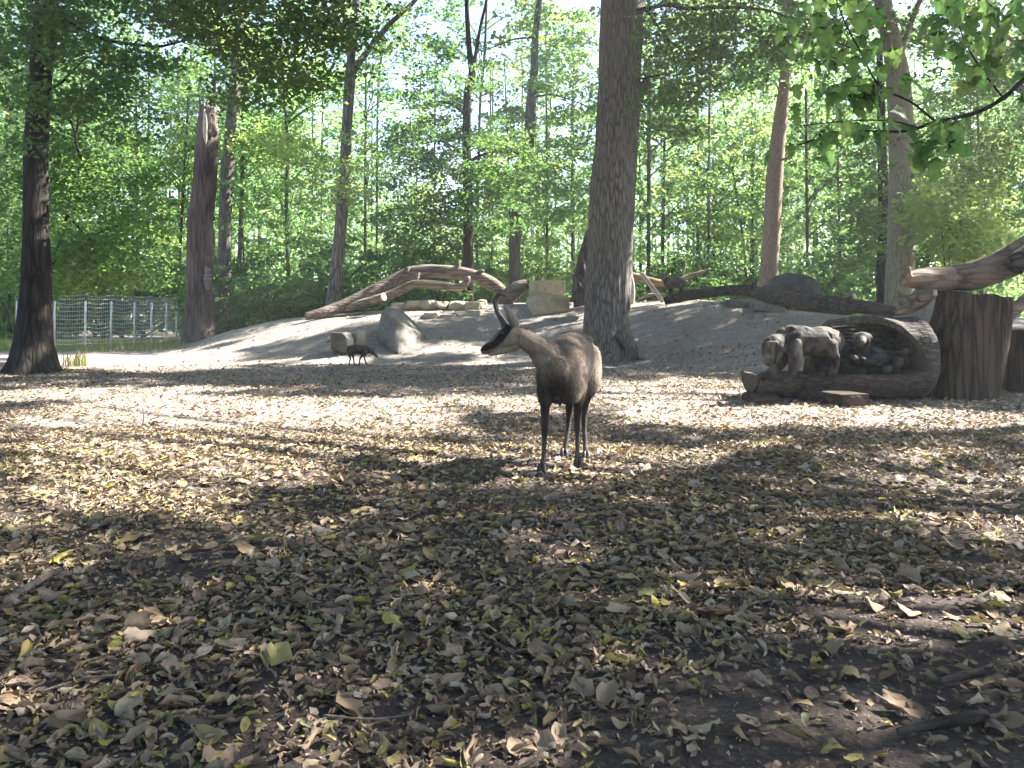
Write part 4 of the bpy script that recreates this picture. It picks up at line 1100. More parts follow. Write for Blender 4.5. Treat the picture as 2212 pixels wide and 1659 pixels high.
# shell of the log: angle from the camera side over the top to the back and under to the front lip
up_edge = np.interp(pxs, [1629, 1775, 1792, 1815, 1850, 1890, 1930, 1955, 1970, 1985], [208, 206, 150, 112, 95, 78, 55, 30, 5, -12])
lip = np.interp(pxs, [1629, 1760, 1900, 1950, 1985], [-28, -26, -24, -20, -14])
na = 40
VV = []; 
cyl_y = d+.15
for k in range(90):
    a = np.radians(np.linspace(up_edge[k], 360+lip[k], na))
    R = RL*(1+.03*math.sin(k*.21)+.02*vnoise(np.array([k*.3, 0, 0]), 4))
    endt = np.clip((pxs[k]-1629)/14, 0, 1)**.5
    R = R*(.78+.22*endt)
    nz = fbm(np.stack([np.full(na, xs_[k]*2), np.cos(a)*3, np.sin(a)*3], -1), 4, 31)
    ro = R*(1+.05*nz)
    out = np.stack([np.full(na, xs_[k]), cyl_y-np.cos(a)*ro, ZC+np.sin(a)*ro], 1)
    ri = R-.075
    inn = np.stack([np.full(na, xs_[k]), cyl_y-np.cos(a)*ri, ZC+np.sin(a)*ri], 1)
    VV.append(np.vstack([out, inn[::-1]]))
VV = np.array(VV); m = na*2
i = np.arange(89)[:, None]*m; j = np.arange(m)[None]; j2 = (j+1) % m
Q = np.stack([i+j, i+j2, i+m+j2, i+m+j], -1).reshape(-1, 4)
caps = [np.arange(m)[None, ::-1], (89*m+np.arange(m))[None]]
build('hollow_log', VV.reshape(-1, 3), [Q]+caps, MAT['wood_carved'], sc, smooth=False)
# closed right end of the log, sunlit
qe = np.array([[x1-.06, .95], [x1-.02, .995], [x1+.02, 1.0], [x1+.06, .98], [x1+.10, .90], [x1+.125, .72], [x1+.135, .35]])
V, Fc = tube(np.stack([qe[:, 0], np.full(7, cyl_y), np.full(7, ZC)], 1), qe[:, 1]*RL, 70, True, lambda TH, SS: 1+.05*fbm(np.stack([np.cos(TH)*4, np.sin(TH)*4, SS*5], -1), 4, 8))
build('log_end', V, Fc, MAT['wood_carved'], sc, smooth=True)
# left end face: the cut half-round of the log
an = np.radians(np.linspace(206, 334, 30)); R0 = RL*.86
ring = np.stack([np.zeros(30), cyl_y-np.cos(an)*R0, ZC+np.sin(an)*R0], 1)
V = np.vstack([ring+[x0-.015, 0, 0], ring+[x0+.06, 0, 0]]); i = np.arange(29)
build('end_face', V, [np.arange(30)[None, ::-1], 30+np.arange(30)[None], np.stack([i, i+1, i+31, i+30], -1), np.array([[29, 0, 30, 59]])], MAT['wood_carved'], sc)
# carved floor the animals stand on
fl = []
nxf, nyf = 70, 16
for a in np.linspace(x0+.03, x1-.02, nxf):
    for b_ in np.linspace(-.40, .42, nyf):
        z = ZC-.25+.035*float(vnoise(np.array([a*5, b_*7, 0]), 9))+.03*float(vnoise(np.array([a*14, b_*16, 0]), 10))
        hw = math.sqrt(max(.0, (RL-.03)**2-(z-ZC)**2)); fl.append([a, cyl_y+b_/.42*hw*.98, z])
V = np.array(fl); i = np.arange(nxf-1)[:, None]*nyf+np.arange(nyf-1)[None]
build('carved_floor', V, np.stack([i, i+nyf, i+nyf+1, i+1], -1).reshape(-1, 4), MAT['wood_carved'], sc, smooth=False)

def carved(name, shells, voxel, iters, chip, seed, base, parent, hi=None):
    V, Fc, Nn = fuse(shells, voxel, iters)
    n = np.round(fbm(V*11+seed, 2, seed)*5)/5*.9+.5*fbm(V*np.array([26, 26, 10])+seed, 3, seed+4)+np.minimum(0, fbm(V*np.array([16, 16, 4])+5, 2, seed+1)+.28)*2.0
    V = V+Nn*(n*chip)[:, None]
    c = np.array(base)[None]*(1+.9*fbm(V*6+3, 3, seed+2)[:, None])*np.clip(1+1.6*n, .25, 1.5)[:, None]
    pale = np.clip(fbm(V*np.array([7, 7, 3])+11, 3, seed+7)*2.2-.25, 0, 1)[:, None]
    c = c*(1-pale)+np.array([.16, .14, .115])*pale
    return build(name, V, Fc, MAT['carved'], parent, {'col': np.clip(c, .015, .8)}, smooth=True)
def PL(px, py, dd, r, r2=None): 
    return [*P(px, py, dd), M(r, dd)] if r2 is None else [*P(px, py, dd), M(r, dd), M(r2, dd)]
bd = 8.95
bear = [limb([PL(1700, 742, bd, 26, 30), PL(1722, 737, bd, 30, 34), PL(1750, 738, bd+.02, 29, 31), PL(1780, 738, bd+.05, 28, 32), PL(1800, 738, bd+.08, 22, 27)], 24, 20, (0, 0, 1)),
        limb([PL(1712, 726, bd, 16), PL(1690, 738, bd-.03, 20), PL(1676, 750, bd-.06, 21)]),
        limb([PL(1684, 742, bd-.04, 22), PL(1670, 750, bd-.09, 24), PL(1665, 762, bd-.12, 19)], 14),
        limb([PL(1665, 762, bd-.14, 14), PL(1661, 776, bd-.19, 11.5), PL(1659, 783, bd-.21, 9)], 12),
        limb([PL(1683, 766, bd-.12, 9), PL(1672, 780, bd-.15, 7)], 8),
        limb([PL(1655, 744, bd-.16, 5), PL(1662, 742, bd-.20, 5), PL(1676, 742, bd-.2, 6)], 8),
        limb([PL(1690, 722, bd, 14), PL(1712, 718, bd, 17), PL(1735, 722, bd, 14)], 12),
        limb([PL(1716, 745, bd-.10, 19), PL(1718, 775, bd-.13, 14), PL(1713, 800, bd-.14, 11), PL(1707, 816, bd-.15, 10), PL(1698, 820, bd-.18, 8)]),
        limb([PL(1694, 765, bd+.08, 18), PL(1682, 788, bd+.05, 14), PL(1668, 805, bd+.02, 12), PL(1658, 813, bd, 10), PL(1650, 816, bd-.03, 8)]),
        limb([PL(1792, 748, bd-.05, 18), PL(1800, 765, bd-.08, 13), PL(1805, 780, bd-.06, 9), PL(1802, 800, bd-.06, 8), PL(1796, 808, bd-.1, 7)]),
        limb([PL(1780, 755, bd+.16, 17), PL(1772, 780, bd+.16, 12), PL(1772, 805, bd+.16, 10)]),
        limb([PL(1760, 770, bd+.1, 9), PL(1750, 780, bd+.12, 10), PL(1744, 800, bd+.14, 9)]),
        limb([PL(1813, 722, bd+.1, 5), PL(1816, 730, bd+.1, 4)])]
bo = carved('bear_figure', bear, .008, 2, .011, 3, (.052, .044, .036), sc)
for px, py, dz in ((1670, 723, -.02), (1684, 722, .14)):
    V, Fc, _ = fuse([limb([PL(px, py+9, bd+dz, 6), PL(px+1, py, bd+dz, 7.5), PL(px-2, py-9, bd+dz, 5.5)])], .007, 2)
    build('ear', V, Fc, MAT['carved'], bo, {'col': np.full((len(V), 3), .30)}, smooth=True)
ld = 9.2
lynx = [limb([PL(1848, 729, ld-.18, 10), PL(1861, 730, ld-.20, 17, 14), PL(1874, 729, ld-.18, 10)], 14),
        limb([PL(1861, 735, ld-.26, 11), PL(1862, 739, ld-.34, 7)]),
        limb([PL(1850, 737, ld-.22, 7), PL(1852, 743, ld-.2, 5)]), limb([PL(1873, 737, ld-.22, 7), PL(1871, 743, ld-.2, 5)]),
        limb([PL(1862, 742, ld-.14, 14), PL(1866, 758, ld-.08, 18), PL(1884, 770, ld-.02, 20), PL(1912, 774, ld, 20), PL(1938, 777, ld+.02, 20), PL(1948, 782, ld+.02, 16)], 24),
        limb([PL(1868, 764, ld-.14, 11), PL(1852, 776, ld-.24, 8), PL(1844, 772, ld-.32, 6.5)]),
        limb([PL(1888, 772, ld-.14, 11), PL(1876, 780, ld-.24, 8), PL(1864, 777, ld-.32, 6.5)]),
        limb([PL(1940, 782, ld-.12, 14), PL(1926, 794, ld-.20, 9), PL(1912, 797, ld-.26, 7)]),
        limb([PL(1946, 766, ld-.05, 6), PL(1958, 758, ld-.12, 5.5), PL(1966, 760, ld-.15, 4.5)])]
lo = carved('lynx_figure', lynx, .007, 2, .007, 5, (.04, .035, .03), sc)
for px in (1851, 1874):
    V, Fc = limb([PL(px, 722, ld-.19, 5), PL(px, 712, ld-.19, 3.0), PL(px+.5, 702, ld-.19, 1.5)], 10, 8)
    build('ear', V, Fc, MAT['carved'], lo, {'col': np.full((len(V), 3), .22)}, smooth=True)
for k in range(5):
    V, Fc = tube(np.array([P(1796, 708+7*k, ld+.12), P(1822, 706+7.5*k, ld-.08), P(1842-abs(k-1)*2, 703+8*k, ld-.22)]), np.array([[.05, .012], [.06, .014], [.045, .010]]), 8, True, up=(0, 0, 1))
    build('feather', V, Fc, MAT['wood_carved'], sc)
def beam(name, label, px0, px1, py0, py1, dn, dep, rz, mat='wood_carved', seed=1):
    return rock(name, label, px0, px1, py0, py1, dn, dep, mat, seed, rz, 'beam', rough=.02, round_=.04, facets=2)
beam('support_beam', 'short squared beam lying under the middle of the carved log', 1764, 1834, 845, 873, 8.72, .75, .25, 'wood_dark', 71)
beam('support_beam', 'low plank end sticking out under the left end of the carved log', 1611, 1672, 851, 872, 8.95, .5, -.1, 'wood_dark', 72)

# ------------------------------------------------------------------ wire fence
fp = [(36, 20.8), (118, 21.2), (184, 21.7), (240, 22.4), (290, 23.1), (327, 23.8), (359, 24.6), (381, 25.4), (400, 26.2)]
ft = thing('wire_fence', 'pale wire mesh fence with metal posts left of the broken trunk', 'fence', [P(240, 0, 22.4)[0], 22.4, 0])
HT = 1.45
for k, (px, dd) in enumerate(fp):
    x = P(px, 0, dd)[0]; g = float(ground_h(x, dd))
    V, Fc = tube(np.array([[x, dd, g-.1], [x, dd, g+.7], [x+.01, dd, g+HT-.15]]), np.array([.027, .027, .027]), 10, True)
    build('post', V, Fc, MAT['fence'], ft, smooth=True)
for k in range(13):
    z = .16+k*(HT-.14)/12
    pth = []
    for a, (px, dd) in enumerate(fp):
        pth.append([P(px, 0, dd)[0], dd-.03, z+float(ground_h(P(px, 0, dd)[0], dd))])
        if a < len(fp)-1:
            p2 = P(fp[a+1][0], 0, fp[a+1][1]); pth.append([(P(px, 0, dd)[0]+p2[0])/2, (dd+fp[a+1][1])/2-.03, z-.025+rng.normal(0, .012)])
    q = spline(np.array(pth), 60)
    V, Fc = tube(q, np.full(60, .0055), 5, False); build('wire', V, Fc, MAT['fence'], ft)
b = MB()
for s in np.arange(0, 8, .08):
    k = int(s); u = s-k
    p = P(fp[k][0], 0, fp[k][1])*(1-u)+P(fp[k+1][0], 0, fp[k+1][1])*u
    V, Fc = tube(np.array([[p[0], p[1]-.035, .12], [p[0], p[1]-.035, HT]]), np.full(2, .0026), 4, False); b.add(V, Fc)
b.build('mesh_wires', MAT['fence'], ft)['kind'] = 'stuff'

# grass
def grass(n, fx, hmin, hmax, w):
    P0 = np.array([fx() for _ in range(n)])
    h = rng.uniform(hmin, hmax, n); az = rng.uniform(0, 6.28, n); ln = rng.uniform(.1, .6, n)*h
    dx = np.stack([np.cos(az), np.sin(az), np.zeros(n)], 1); sd = np.stack([-np.sin(az), np.cos(az), np.zeros(n)], 1)*w
    a = P0-sd; b_ = P0+sd; up = np.array([0, 0, 1])
    m1 = P0+dx*ln[:, None]*.35+up*h[:, None]*.6-sd*.7; m2 = m1+sd*1.4
    tp = P0+dx*ln[:, None]+up*h[:, None]
    V = np.stack([a, b_, m2, m1, tp], 1).reshape(-1, 3); i = np.arange(n)*5
    return V, [np.stack([i, i+1, i+2, i+3], -1), np.stack([i+3, i+2, i+4], -1)], np.repeat(rng.uniform(0, 1, n), 5)
def fx():
    px = rng.uniform(-60, 420); dd = rng.uniform(20.3, 27); return [(px-CX)/F*dd, dd, 0]
V, Fc, rd = grass(7000, fx, .05, .22, .008)
o = MB().add(V, Fc, rnd=rd).build('grass', MAT['grass']); tag(o, 'sunlit rough grass growing along the foot of the wire fence', 'grass', kind='stuff')
def fx():
    px = rng.normal(165, 14); dd = rng.normal(15.2, .12); return [(px-CX)/F*dd, dd, 0]
V, Fc, rd = grass(110, fx, .12, .32, .009)
c = P(165, 0, 15.2)
o = MB().add(V, Fc, rnd=rd).build('grass_tuft', MAT['grass'], origin=(c[0], c[1], 0)); tag(o, 'dry grass tuft just right of the dark-barked tree roots', 'grass', kind='stuff')
# ------------------------------------------------------------------ chamois
def col_lerp(a, b, t):
    return np.array(a)[None]*(1-t[:, None])+np.array(b)[None]*t[:, None]
def sm(x, a, b):
    t = np.clip((x-a)/(b-a), 0, 1); return t*t*(3-2*t)
def px_of(V):
    return CX+F*V[:, 0]/V[:, 1], HY-F*(V[:, 2]-EYE)/V[:, 1]

ax = np.array([.155, .60]); C0 = np.array([.300, 5.03])
def st(t, z, w, h):
    p = C0+ax*t; return [p[0], p[1], z, w, h]
body = [limb([st(-.10, .635, .07, .10), st(.02, .625, .118, .170), st(.22, .635, .135, .185), st(.45, .655, .148, .185), st(.70, .685, .146, .172), st(.92, .700, .135, .158), st(1.06, .685, .10, .125), st(1.13, .66, .05, .07)], 30, 24, (0, 0, 1)),
        limb([[*P(1160, 758, 5.01), .055], [*P(1180, 785, 5.02), .07], [.28, 5.02, .60, .095]], 14),
        limb([[.355, 5.10, .56, .10, .13], [.33, 5.06, .50, .09, .09], [.30, 5.04, .48, .06, .05]], 10),
        limb([[.330, 5.13, .70, .115], [*P(1198, 777, 5.08), .097], [*P(1168, 754, 5.02), .074], [*P(1141, 737, 4.97), .061], [*P(1120, 728, 4.95), .056]], 24),
        # head
        limb([[*P(1120, 728, 4.95), .048, .060], [*P(1101, 727, 4.94), .056, .070], [*P(1085, 733, 4.93), .050, .058], [*P(1069, 743, 4.91), .036, .042], [*P(1054, 752, 4.90), .029, .031], [*P(1046, 757, 4.895), .023, .024]], 26, 18, (0, 0, 1)),
        limb([[*P(1112, 748, 4.94), .030], [*P(1092, 755, 4.93), .022], [*P(1070, 762, 4.91), .016], [*P(1058, 766, 4.90), .012]], 14),
        limb([[*P(1094, 712, 4.93), .034], [*P(1089, 703, 4.93), .024]], 8),
        # front legs
        limb([[.405, 5.13, .62, .075], [.415, 5.14, .50, .052], [.422, 5.155, .43, .034], [.424, 5.19, .34, .026], [.424, 5.195, .265, .0235], [.424, 5.20, .20, .0165], [.424, 5.205, .10, .0155], [.424, 5.195, .068, .0195], [.424, 5.175, .03, .018]], 40, 12),
        limb([[.225, 5.06, .62, .075], [.212, 5.04, .50, .052], [.208, 5.035, .43, .034], [.206, 5.03, .34, .026], [.205, 5.035, .265, .0235], [.203, 5.04, .20, .0165], [.199, 5.045, .10, .0155], [.195, 5.03, .066, .0195], [.188, 5.005, .03, .019]], 40, 12),
        # hind legs
        limb([[.500, 5.56, .68, .115], [.515, 5.47, .54, .085], [.508, 5.47, .47, .055], [.500, 5.53, .38, .034], [.498, 5.565, .31, .027], [.497, 5.54, .22, .018], [.500, 5.50, .11, .0165], [.502, 5.475, .068, .020], [.503, 5.45, .03, .019]], 40, 12),
        limb([[.395, 5.58, .68, .105], [.385, 5.52, .53, .075], [.392, 5.56, .45, .046], [.402, 5.63, .37, .031], [.404, 5.67, .30, .026], [.396, 5.645, .21, .0175], [.380, 5.605, .11, .016], [.372, 5.585, .068, .019], [.364, 5.56, .03, .018]], 40, 12),
        # tail, hip points
        limb([[.465, 5.70, .72, .03], [.47, 5.74, .66, .02], [.47, 5.75, .61, .012]], 8),
        limb([[.50, 5.50, .80, .05], [.41, 5.52, .80, .05]], 8)]
V, Fc, Nn = fuse(body, .0055, 5)
px, py = px_of(V)
# shaggy surface on the trunk
hairy = (V[:, 2] > .44) & (py > 735)
V = V+Nn*(np.where(hairy, .006, .0012)*fbm(V*np.array([28, 28, 11]), 3, 4))[:, None]
def coat(V):
    px, py = px_of(V)
    n = fbm(V*np.array([9, 9, 5]), 3, 8); n2 = fbm(V*np.array([40, 40, 12]), 3, 9)
    c = col_lerp((.125, .095, .070), (.235, .183, .138), np.clip(.5+.6*n+.35*n2, 0, 1))
    # pale warm flank towards the rear
    t = sm(px, 1225, 1275)*sm(V[:, 2], .48, .6)*.55
    c = c*(1-t[:, None])+np.array([.27, .212, .158])*t[:, None]
    # dark brisket and chest
    t = (1-sm(V[:, 2]+.05*n, .54, .70))*(1-sm(px, 1218, 1246))*sm(px, 1120, 1160)
    c = c*(1-t[:, None]*.88)+np.array([.030, .023, .020])*t[:, None]*.88
    # dark rear spinal stripe
    t = sm(V[:, 2], .835, .86)*.5
    c = c*(1-t[:, None])+np.array([.10, .075, .06])*t[:, None]
    # legs
    t = 1-sm(V[:, 2]+.02*n, .40, .50)
    leg = col_lerp((.022, .017, .015), (.05, .038, .032), np.clip(.5+n2, 0, 1))
    c = c*(1-t[:, None])+leg*t[:, None]
    t = (1-sm(V[:, 2], .16, .24))*.35
    c = c*(1-t[:, None])+np.array([.12, .10, .085])*t[:, None]
    # head
    hd = (V[:, 1] < 4.99) & (py < 775) & (px < 1128)
    # dark cheek band from horn base through the eye to the nostril
    bandy = np.interp(px, [1040, 1050, 1066, 1085, 1098, 1110], [753, 751, 744, 726, 708, 700])
    half = np.interp(px, [1040, 1060, 1085, 1100, 1112], [6, 8.5, 15, 13, 5])
    t = np.where(hd, (1-sm(np.abs(py-bandy), half*.75, half*1.2)), 0)*(1-sm(px, 1102, 1114))
    up = np.where(hd, sm(bandy-py, half*.9, half*1.5), 0)*(1-sm(px, 1078, 1088))
    low = np.where(hd, sm(py-bandy, half*.7, half*1.25), 0)*(1-sm(px, 1106, 1126))
    c = np.where(hd[:, None], c*(1-low[:, None])+np.array([.20, .162, .112])*low[:, None], c)
    c = np.where(hd[:, None], c*(1-up[:, None]*.8)+np.array([.155, .125, .095])*up[:, None]*.8, c)
    c = c*(1-t[:, None])+np.array([.020, .016, .014])*t[:, None]
    # muzzle tip
    t = np.where(hd, (1-sm(px, 1041, 1048))*sm(760-py, -2, 6), 0)
    c = c*(1-t[:, None])+np.array([.02, .016, .015])*t[:, None]
    t = np.where(hd, np.exp(-((py-np.interp(px, [1042, 1052, 1064], [761.5, 761, 758]))/1.3)**2)*(1-sm(px, 1058, 1066)), 0)*.8
    c = c*(1-t[:, None])+np.array([.03, .024, .02])*t[:, None]
    return np.clip(c, .01, .6)
base = (.33, 5.25, 0.0)
ch = thing('chamois', 'large chamois with hooked horns standing on the leaf litter, looking left', 'chamois', base)
bo = build('body', V, Fc, MAT['fur'], ch, {'col': coat(V)}, smooth=True)
# short hair over the coat
r = np.random.default_rng(3)
idx = r.choice(np.where((V[:, 2] > .30))[0], 34000)
p = V[idx]; nn = Nn[idx]
hx, hy = px_of(p)
ishead = (p[:, 1] < 4.99) & (hy < 775)
isleg = p[:, 2] < .43
flow = np.where((hx < 1190)[:, None], np.array([.45, .25, -.75])[None], np.array([.20, .55, -.75])[None])+r.normal(0, .18, (len(p), 3))
flow = flow-nn*(flow*nn).sum(1)[:, None]; flow /= np.linalg.norm(flow, axis=1)[:, None]+1e-9
L = np.where(ishead, .010, np.where(isleg, .008, .028))*r.uniform(.5, 1.3, len(p))
L = np.where((p[:, 2] < .56) & (p[:, 2] > .45), L*1.4, L)
dirv = flow+nn*.38; dirv /= np.linalg.norm(dirv, axis=1)[:, None]
side = np.cross(dirv, nn); side /= np.linalg.norm(side, axis=1)[:, None]+1e-9
w = np.where(ishead | isleg, .0012, .0022)[:, None]
HV = np.stack([p-side*w, p+side*w, p+dirv*L[:, None]], 1).reshape(-1, 3)
i = np.arange(len(p))*3
hc = np.repeat(np.clip(coat(p)*r.uniform(.6, 1.5, (len(p), 1)), .01, .6), 3, 0)
o = build('fur', HV, np.stack([i, i+1, i+2], -1), MAT['fur'], ch, {'col': hc}); o['kind'] = 'stuff'
# horns
for k, (dx, dz, sc_) in enumerate([(0, 0, 1.0), (3.5, .045, .97)]):
    rows = [(1090, 703, 13), (1086, 695, 12), (1079, 684, 10), (1073, 673, 8.8), (1069, 660, 7.8), (1068, 650, 7.2), (1070, 642, 6.4), (1075, 637.5, 5.6), (1082, 636, 4.4), (1088, 638, 3.0), (1090.5, 642, 1.4)]
    q = spline(px_path([(a+dx, b_, w_*sc_) for a, b_, w_ in rows], 4.915+dz), 60)
    Vh, Fh = tube(q[:, :3], q[:, 3], 14, True, lambda TH, SS: 1+.05*np.sin(SS*260)*np.exp(-SS*10))
    build('horn', Vh, Fh, MAT['horn'], ch, {'col': np.tile([.022, .018, .015], (len(Vh), 1))}, smooth=True)
# ears
def ear(bx, by, tx, ty, dd, ddt, wid, parent, c0, c1):
    n = 12; rows = []; cols = []
    a = P(bx, by, dd); b_ = P(tx, ty, ddt); ax_ = (b_-a)/np.linalg.norm(b_-a)
    sidev = np.cross(ax_, [0, 1, 0]); sidev /= np.linalg.norm(sidev); bk = np.cross(sidev, ax_)
    for k in range(n):
        t = k/(n-1); w_ = wid*(math.sin(math.pi*min(1, .16+.80*t))**.8)*(1-.25*t)
        if k == n-1: w_ = .001
        for j in range(9):
            s = -1+j/4; ang = s*1.15
            rows.append(a+(b_-a)*t+sidev*w_*math.sin(ang)+bk*w_*.75*(1-math.cos(ang)))
            e = abs(s)**2
            cols.append(np.array(c0)*(1-e)+np.array(c1)*e)
    Vv = np.array(rows); i = np.arange(n-1)[:, None]*9+np.arange(8)[None]
    Q = np.stack([i, i+1, i+10, i+9], -1).reshape(-1, 4)
    bmV = np.vstack([Vv, Vv+bk*.004]); Q2 = Q[:, ::-1]+len(Vv)
    return build('ear', bmV, [Q, Q2], MAT['fur'], parent, {'col': np.vstack([cols, cols])}, smooth=True)
ear(1118, 704, 1089, 659, 4.915, 4.90, .030, ch, (.22, .18, .135), (.10, .078, .06))
ear(1108, 703, 1097, 668, 5.00, 5.03, .024, ch, (.16, .13, .10), (.08, .06, .05))
# eyes, nostrils, hooves
for yy in (4.884, 4.975):
    c = P(1085, 720, yy); Ve, Fe = tube(np.array([c+[-.011, 0, 0], c+[-.006, 0, 0], c, c+[.006, 0, 0], c+[.011, 0, 0]]), np.array([.002, .009, .0105, .009, .002]), 12)
    build('eye', Ve, Fe, MAT['eye'], ch, smooth=True)
c = P(1045.5, 754, 4.873); Ve, Fe = tube(np.array([c+[-.006, 0, .003], c, c+[.006, 0, -.002]]), np.array([.002, .005, .002]), 8); build('nostril', Ve, Fe, MAT['eye'], ch, smooth=True)
for (hx_, hy_) in [(.424, 5.168), (.184, 4.995), (.503, 5.443), (.361, 5.552)]:
    b = MB()
    for s in (-1, 1):
        q = np.array([[hx_+s*.010, hy_+.012, .058, .013], [hx_+s*.013, hy_, .03, .017], [hx_+s*.014-.002, hy_-.012, .008, .019], [hx_+s*.014-.002, hy_-.014, -.004, .0185]])
        Vh, Fh = tube(q[:, :3], q[:, 3], 12, True, up=(0, 1, 0)); b.add(Vh, Fh, col=np.tile([.025, .02, .018], (len(Vh), 1)))
    b.build('hoof', MAT['horn'], ch, smooth=True)

# young chamois -----------------------------------------------------------
def kid(name, label, shells, cfun, voxel, base, extras):
    V, Fc, Nn = fuse(shells, voxel, 3)
    V = V+Nn*(.005*fbm(V*18, 3, 4))[:, None]
    t = thing(name, label, 'chamois', base)
    build('body', V, Fc, MAT['fur'], t, {'col': cfun(V)}, smooth=True)
    for (nm, rows, colr) in extras:
        b_ = np.array(rows, float); Vh, Fh = limb(b_, 12, 8); build(nm, Vh, Fh, MAT['horn'], t, {'col': np.tile(colr, (len(Vh), 1))}, smooth=True)
    return t
d = 15.0
g0 = gz_at(780, d)
fy = HY-F*(g0-EYE)/d         # row where its feet meet the ground
off = fy-786
def K(px, py, dd, r, r2=None): return PL(px, py+off, d+dd, r, r2)
sh = [limb([K(757, 751, 0, 8, 9), K(765, 750, 0, 9.5, 10.5), K(777, 751, 0, 9.5, 10.5), K(790, 752, 0, 8.5, 9.5), K(797, 753, 0, 6.5)], 18, 14, (0, 0, 1)),
      limb([K(792, 751, 0, 6), K(801, 755, -.03, 4.6), K(806, 758, -.05, 4)]), limb([K(804, 757, -.05, 4.4), K(811, 763, -.07, 3.6), K(816, 768, -.09, 2.2)]),
      limb([K(760, 755, -.07, 5.5), K(755, 764, -.07, 3), K(757, 771, -.06, 2), K(754, 779, -.07, 1.6), K(756, 786, -.08, 1.7)]),
      limb([K(763, 756, .08, 5.5), K(762, 764, .08, 3), K(764, 771, .08, 2), K(765, 779, .07, 1.6), K(768, 787, .05, 1.7)]),
      limb([K(788, 755, -.07, 4.5), K(780, 766, -.08, 2.6), K(777, 774, -.08, 1.9), K(776, 786, -.08, 1.7)]),
      limb([K(790, 755, .07, 4.5), K(787, 766, .06, 2.5), K(789, 775, .06, 1.9), K(793, 784, .05, 1.7)]),
      limb([K(753, 745, 0, 2.5), K(750, 742, 0, 1.2)])]
def ck(V):
    px, py = px_of(V); py = py-off
    n = fbm(V*12, 3, 5)
    c = col_lerp((.028, .021, .017), (.06, .045, .036), np.clip(.5+.7*n, 0, 1))
    t = sm(py, 757, 765)*(1-sm(px, 797, 803)); c = c*(1-t[:, None])+np.array([.022, .017, .015])*t[:, None]
    t = sm(px, 806, 811)*sm(V[:, 2]*0+px-py*.0, 806, 812)*.6; c = c*(1-t[:, None])+np.array([.12, .095, .07])*t[:, None]
    return c
kid('chamois', 'small young chamois grazing with lowered head on the mound slope', sh, ck, .010, [P(775, 0, d)[0], d, g0],
    [('ear', [K(804, 754, -.05, 1.8), K(801, 749, -.05, 1.3), K(800, 746, -.05, .5)], (.10, .08, .06)), ('ear', [K(808, 754, 0, 1.8), K(809, 749, .02, 1.3), K(811, 746, .03, .5)], (.10, .08, .06)),
     ('horn', [K(806, 753, -.03, 1.0), K(804, 748, -.03, .7), K(803, 745, -.03, .4)], (.03, .025, .02))])
d = 18.3
off = 0
sh = [limb([K(1441, 610, -.1, 8, 11), K(1450, 609, 0, 9, 12), K(1462, 610, .05, 9, 12), K(1472, 612, .1, 7, 10), K(1477, 616, .1, 4, 6)], 18, 14, (0, 0, 1)),
      limb([K(1444, 606, -.1, 7), K(1439, 600, -.15, 5.2), K(1436, 597, -.2, 4.6)]), limb([K(1436, 598, -.2, 4.8), K(1433, 602, -.3, 4), K(1431, 606, -.36, 2.4)]),
      limb([K(1446, 616, -.12, 5), K(1446, 626, -.12, 2.4), K(1446, 640, -.12, 1.9)]), limb([K(1451, 616, .05, 5), K(1451, 626, .05, 2.4), K(1452, 640, .05, 1.9)]),
      limb([K(1470, 616, .05, 6), K(1471, 626, .05, 3), K(1470, 638, .05, 2)]), limb([K(1474, 616, .2, 6), K(1475, 626, .2, 3), K(1475, 637, .2, 2)])]
def ck2(V):
    n = fbm(V*12, 3, 5)
    c = col_lerp((.06, .045, .036), (.12, .092, .072), np.clip(.5+.7*n, 0, 1)); px, py = px_of(V)
    t = sm(py, 620, 628); return c*(1-t[:, None])+np.array([.02, .016, .014])*t[:, None]
kid('chamois', 'small dark young chamois standing on the crest beside the long log', sh, ck2, .011, [P(1458, 0, d)[0], d, gz_at(1458, d)],
    [('ear', [K(1433, 595, -.2, 2), K(1430, 590, -.2, 1.4), K(1428, 587, -.2, .5)], (.08, .06, .05)), ('ear', [K(1438, 594, -.1, 2), K(1440, 589, -.1, 1.4), K(1441, 586, -.1, .5)], (.08, .06, .05))])

# ------------------------------------------------------------------ fallen leaves
def leaf_grid(nu, nv, seed, roll, bend, width, lobed=0.0):
    r = np.random.default_rng(seed)
    u = np.linspace(0, 1, nu); v = np.linspace(-1, 1, nv)
    Uu, Vv = np.meshgrid(u, v, indexing='ij')
    prof = (np.sin(np.pi*np.clip(Uu*.93+.04, 0, 1))**.75)*(1.15-.5*Uu)
    if lobed: prof = prof*(1+lobed*np.sin(Uu*15+seed)*np.abs(Vv))
    prof = prof*(1+.10*np.sin(Uu*9+Vv*2+seed))
    w = width*.5*prof*Vv
    ang = roll*Vv*prof
    R_ = np.where(abs(roll) > .01, width*.5/max(abs(roll), .01), 1)
    y = R_*np.sin(ang) if abs(roll) > .01 else w
    z = R_*(1-np.cos(ang)) if abs(roll) > .01 else 0*w
    x = Uu-.5
    z = z*np.sign(r.uniform(-1, 1.6)) + bend*(Uu-.5)**2*1.4 + .05*np.sin(Uu*7+seed)*Vv+.03*r.normal(0, 1, Uu.shape)
    tw = r.normal(0, .5)*(Uu-.5)
    y2 = y*np.cos(tw)-z*np.sin(tw); z2 = y*np.sin(tw)+z*np.cos(tw)
    V = np.stack([x, y2, z2], -1).reshape(-1, 3)
    i = np.arange(nu-1)[:, None]*nv+np.arange(nv-1)[None]
    Q = np.stack([i, i+nv, i+nv+1, i+1], -1).reshape(-1, 4)
    # stalk
    k = len(V); s0 = V[(nv//2)]
    V = np.vstack([V, s0+[0, .012, 0], s0-[0, .012, 0], s0+[-.32, .03, .04]])
    return V, Q, np.array([[k, k+1, k+2]])
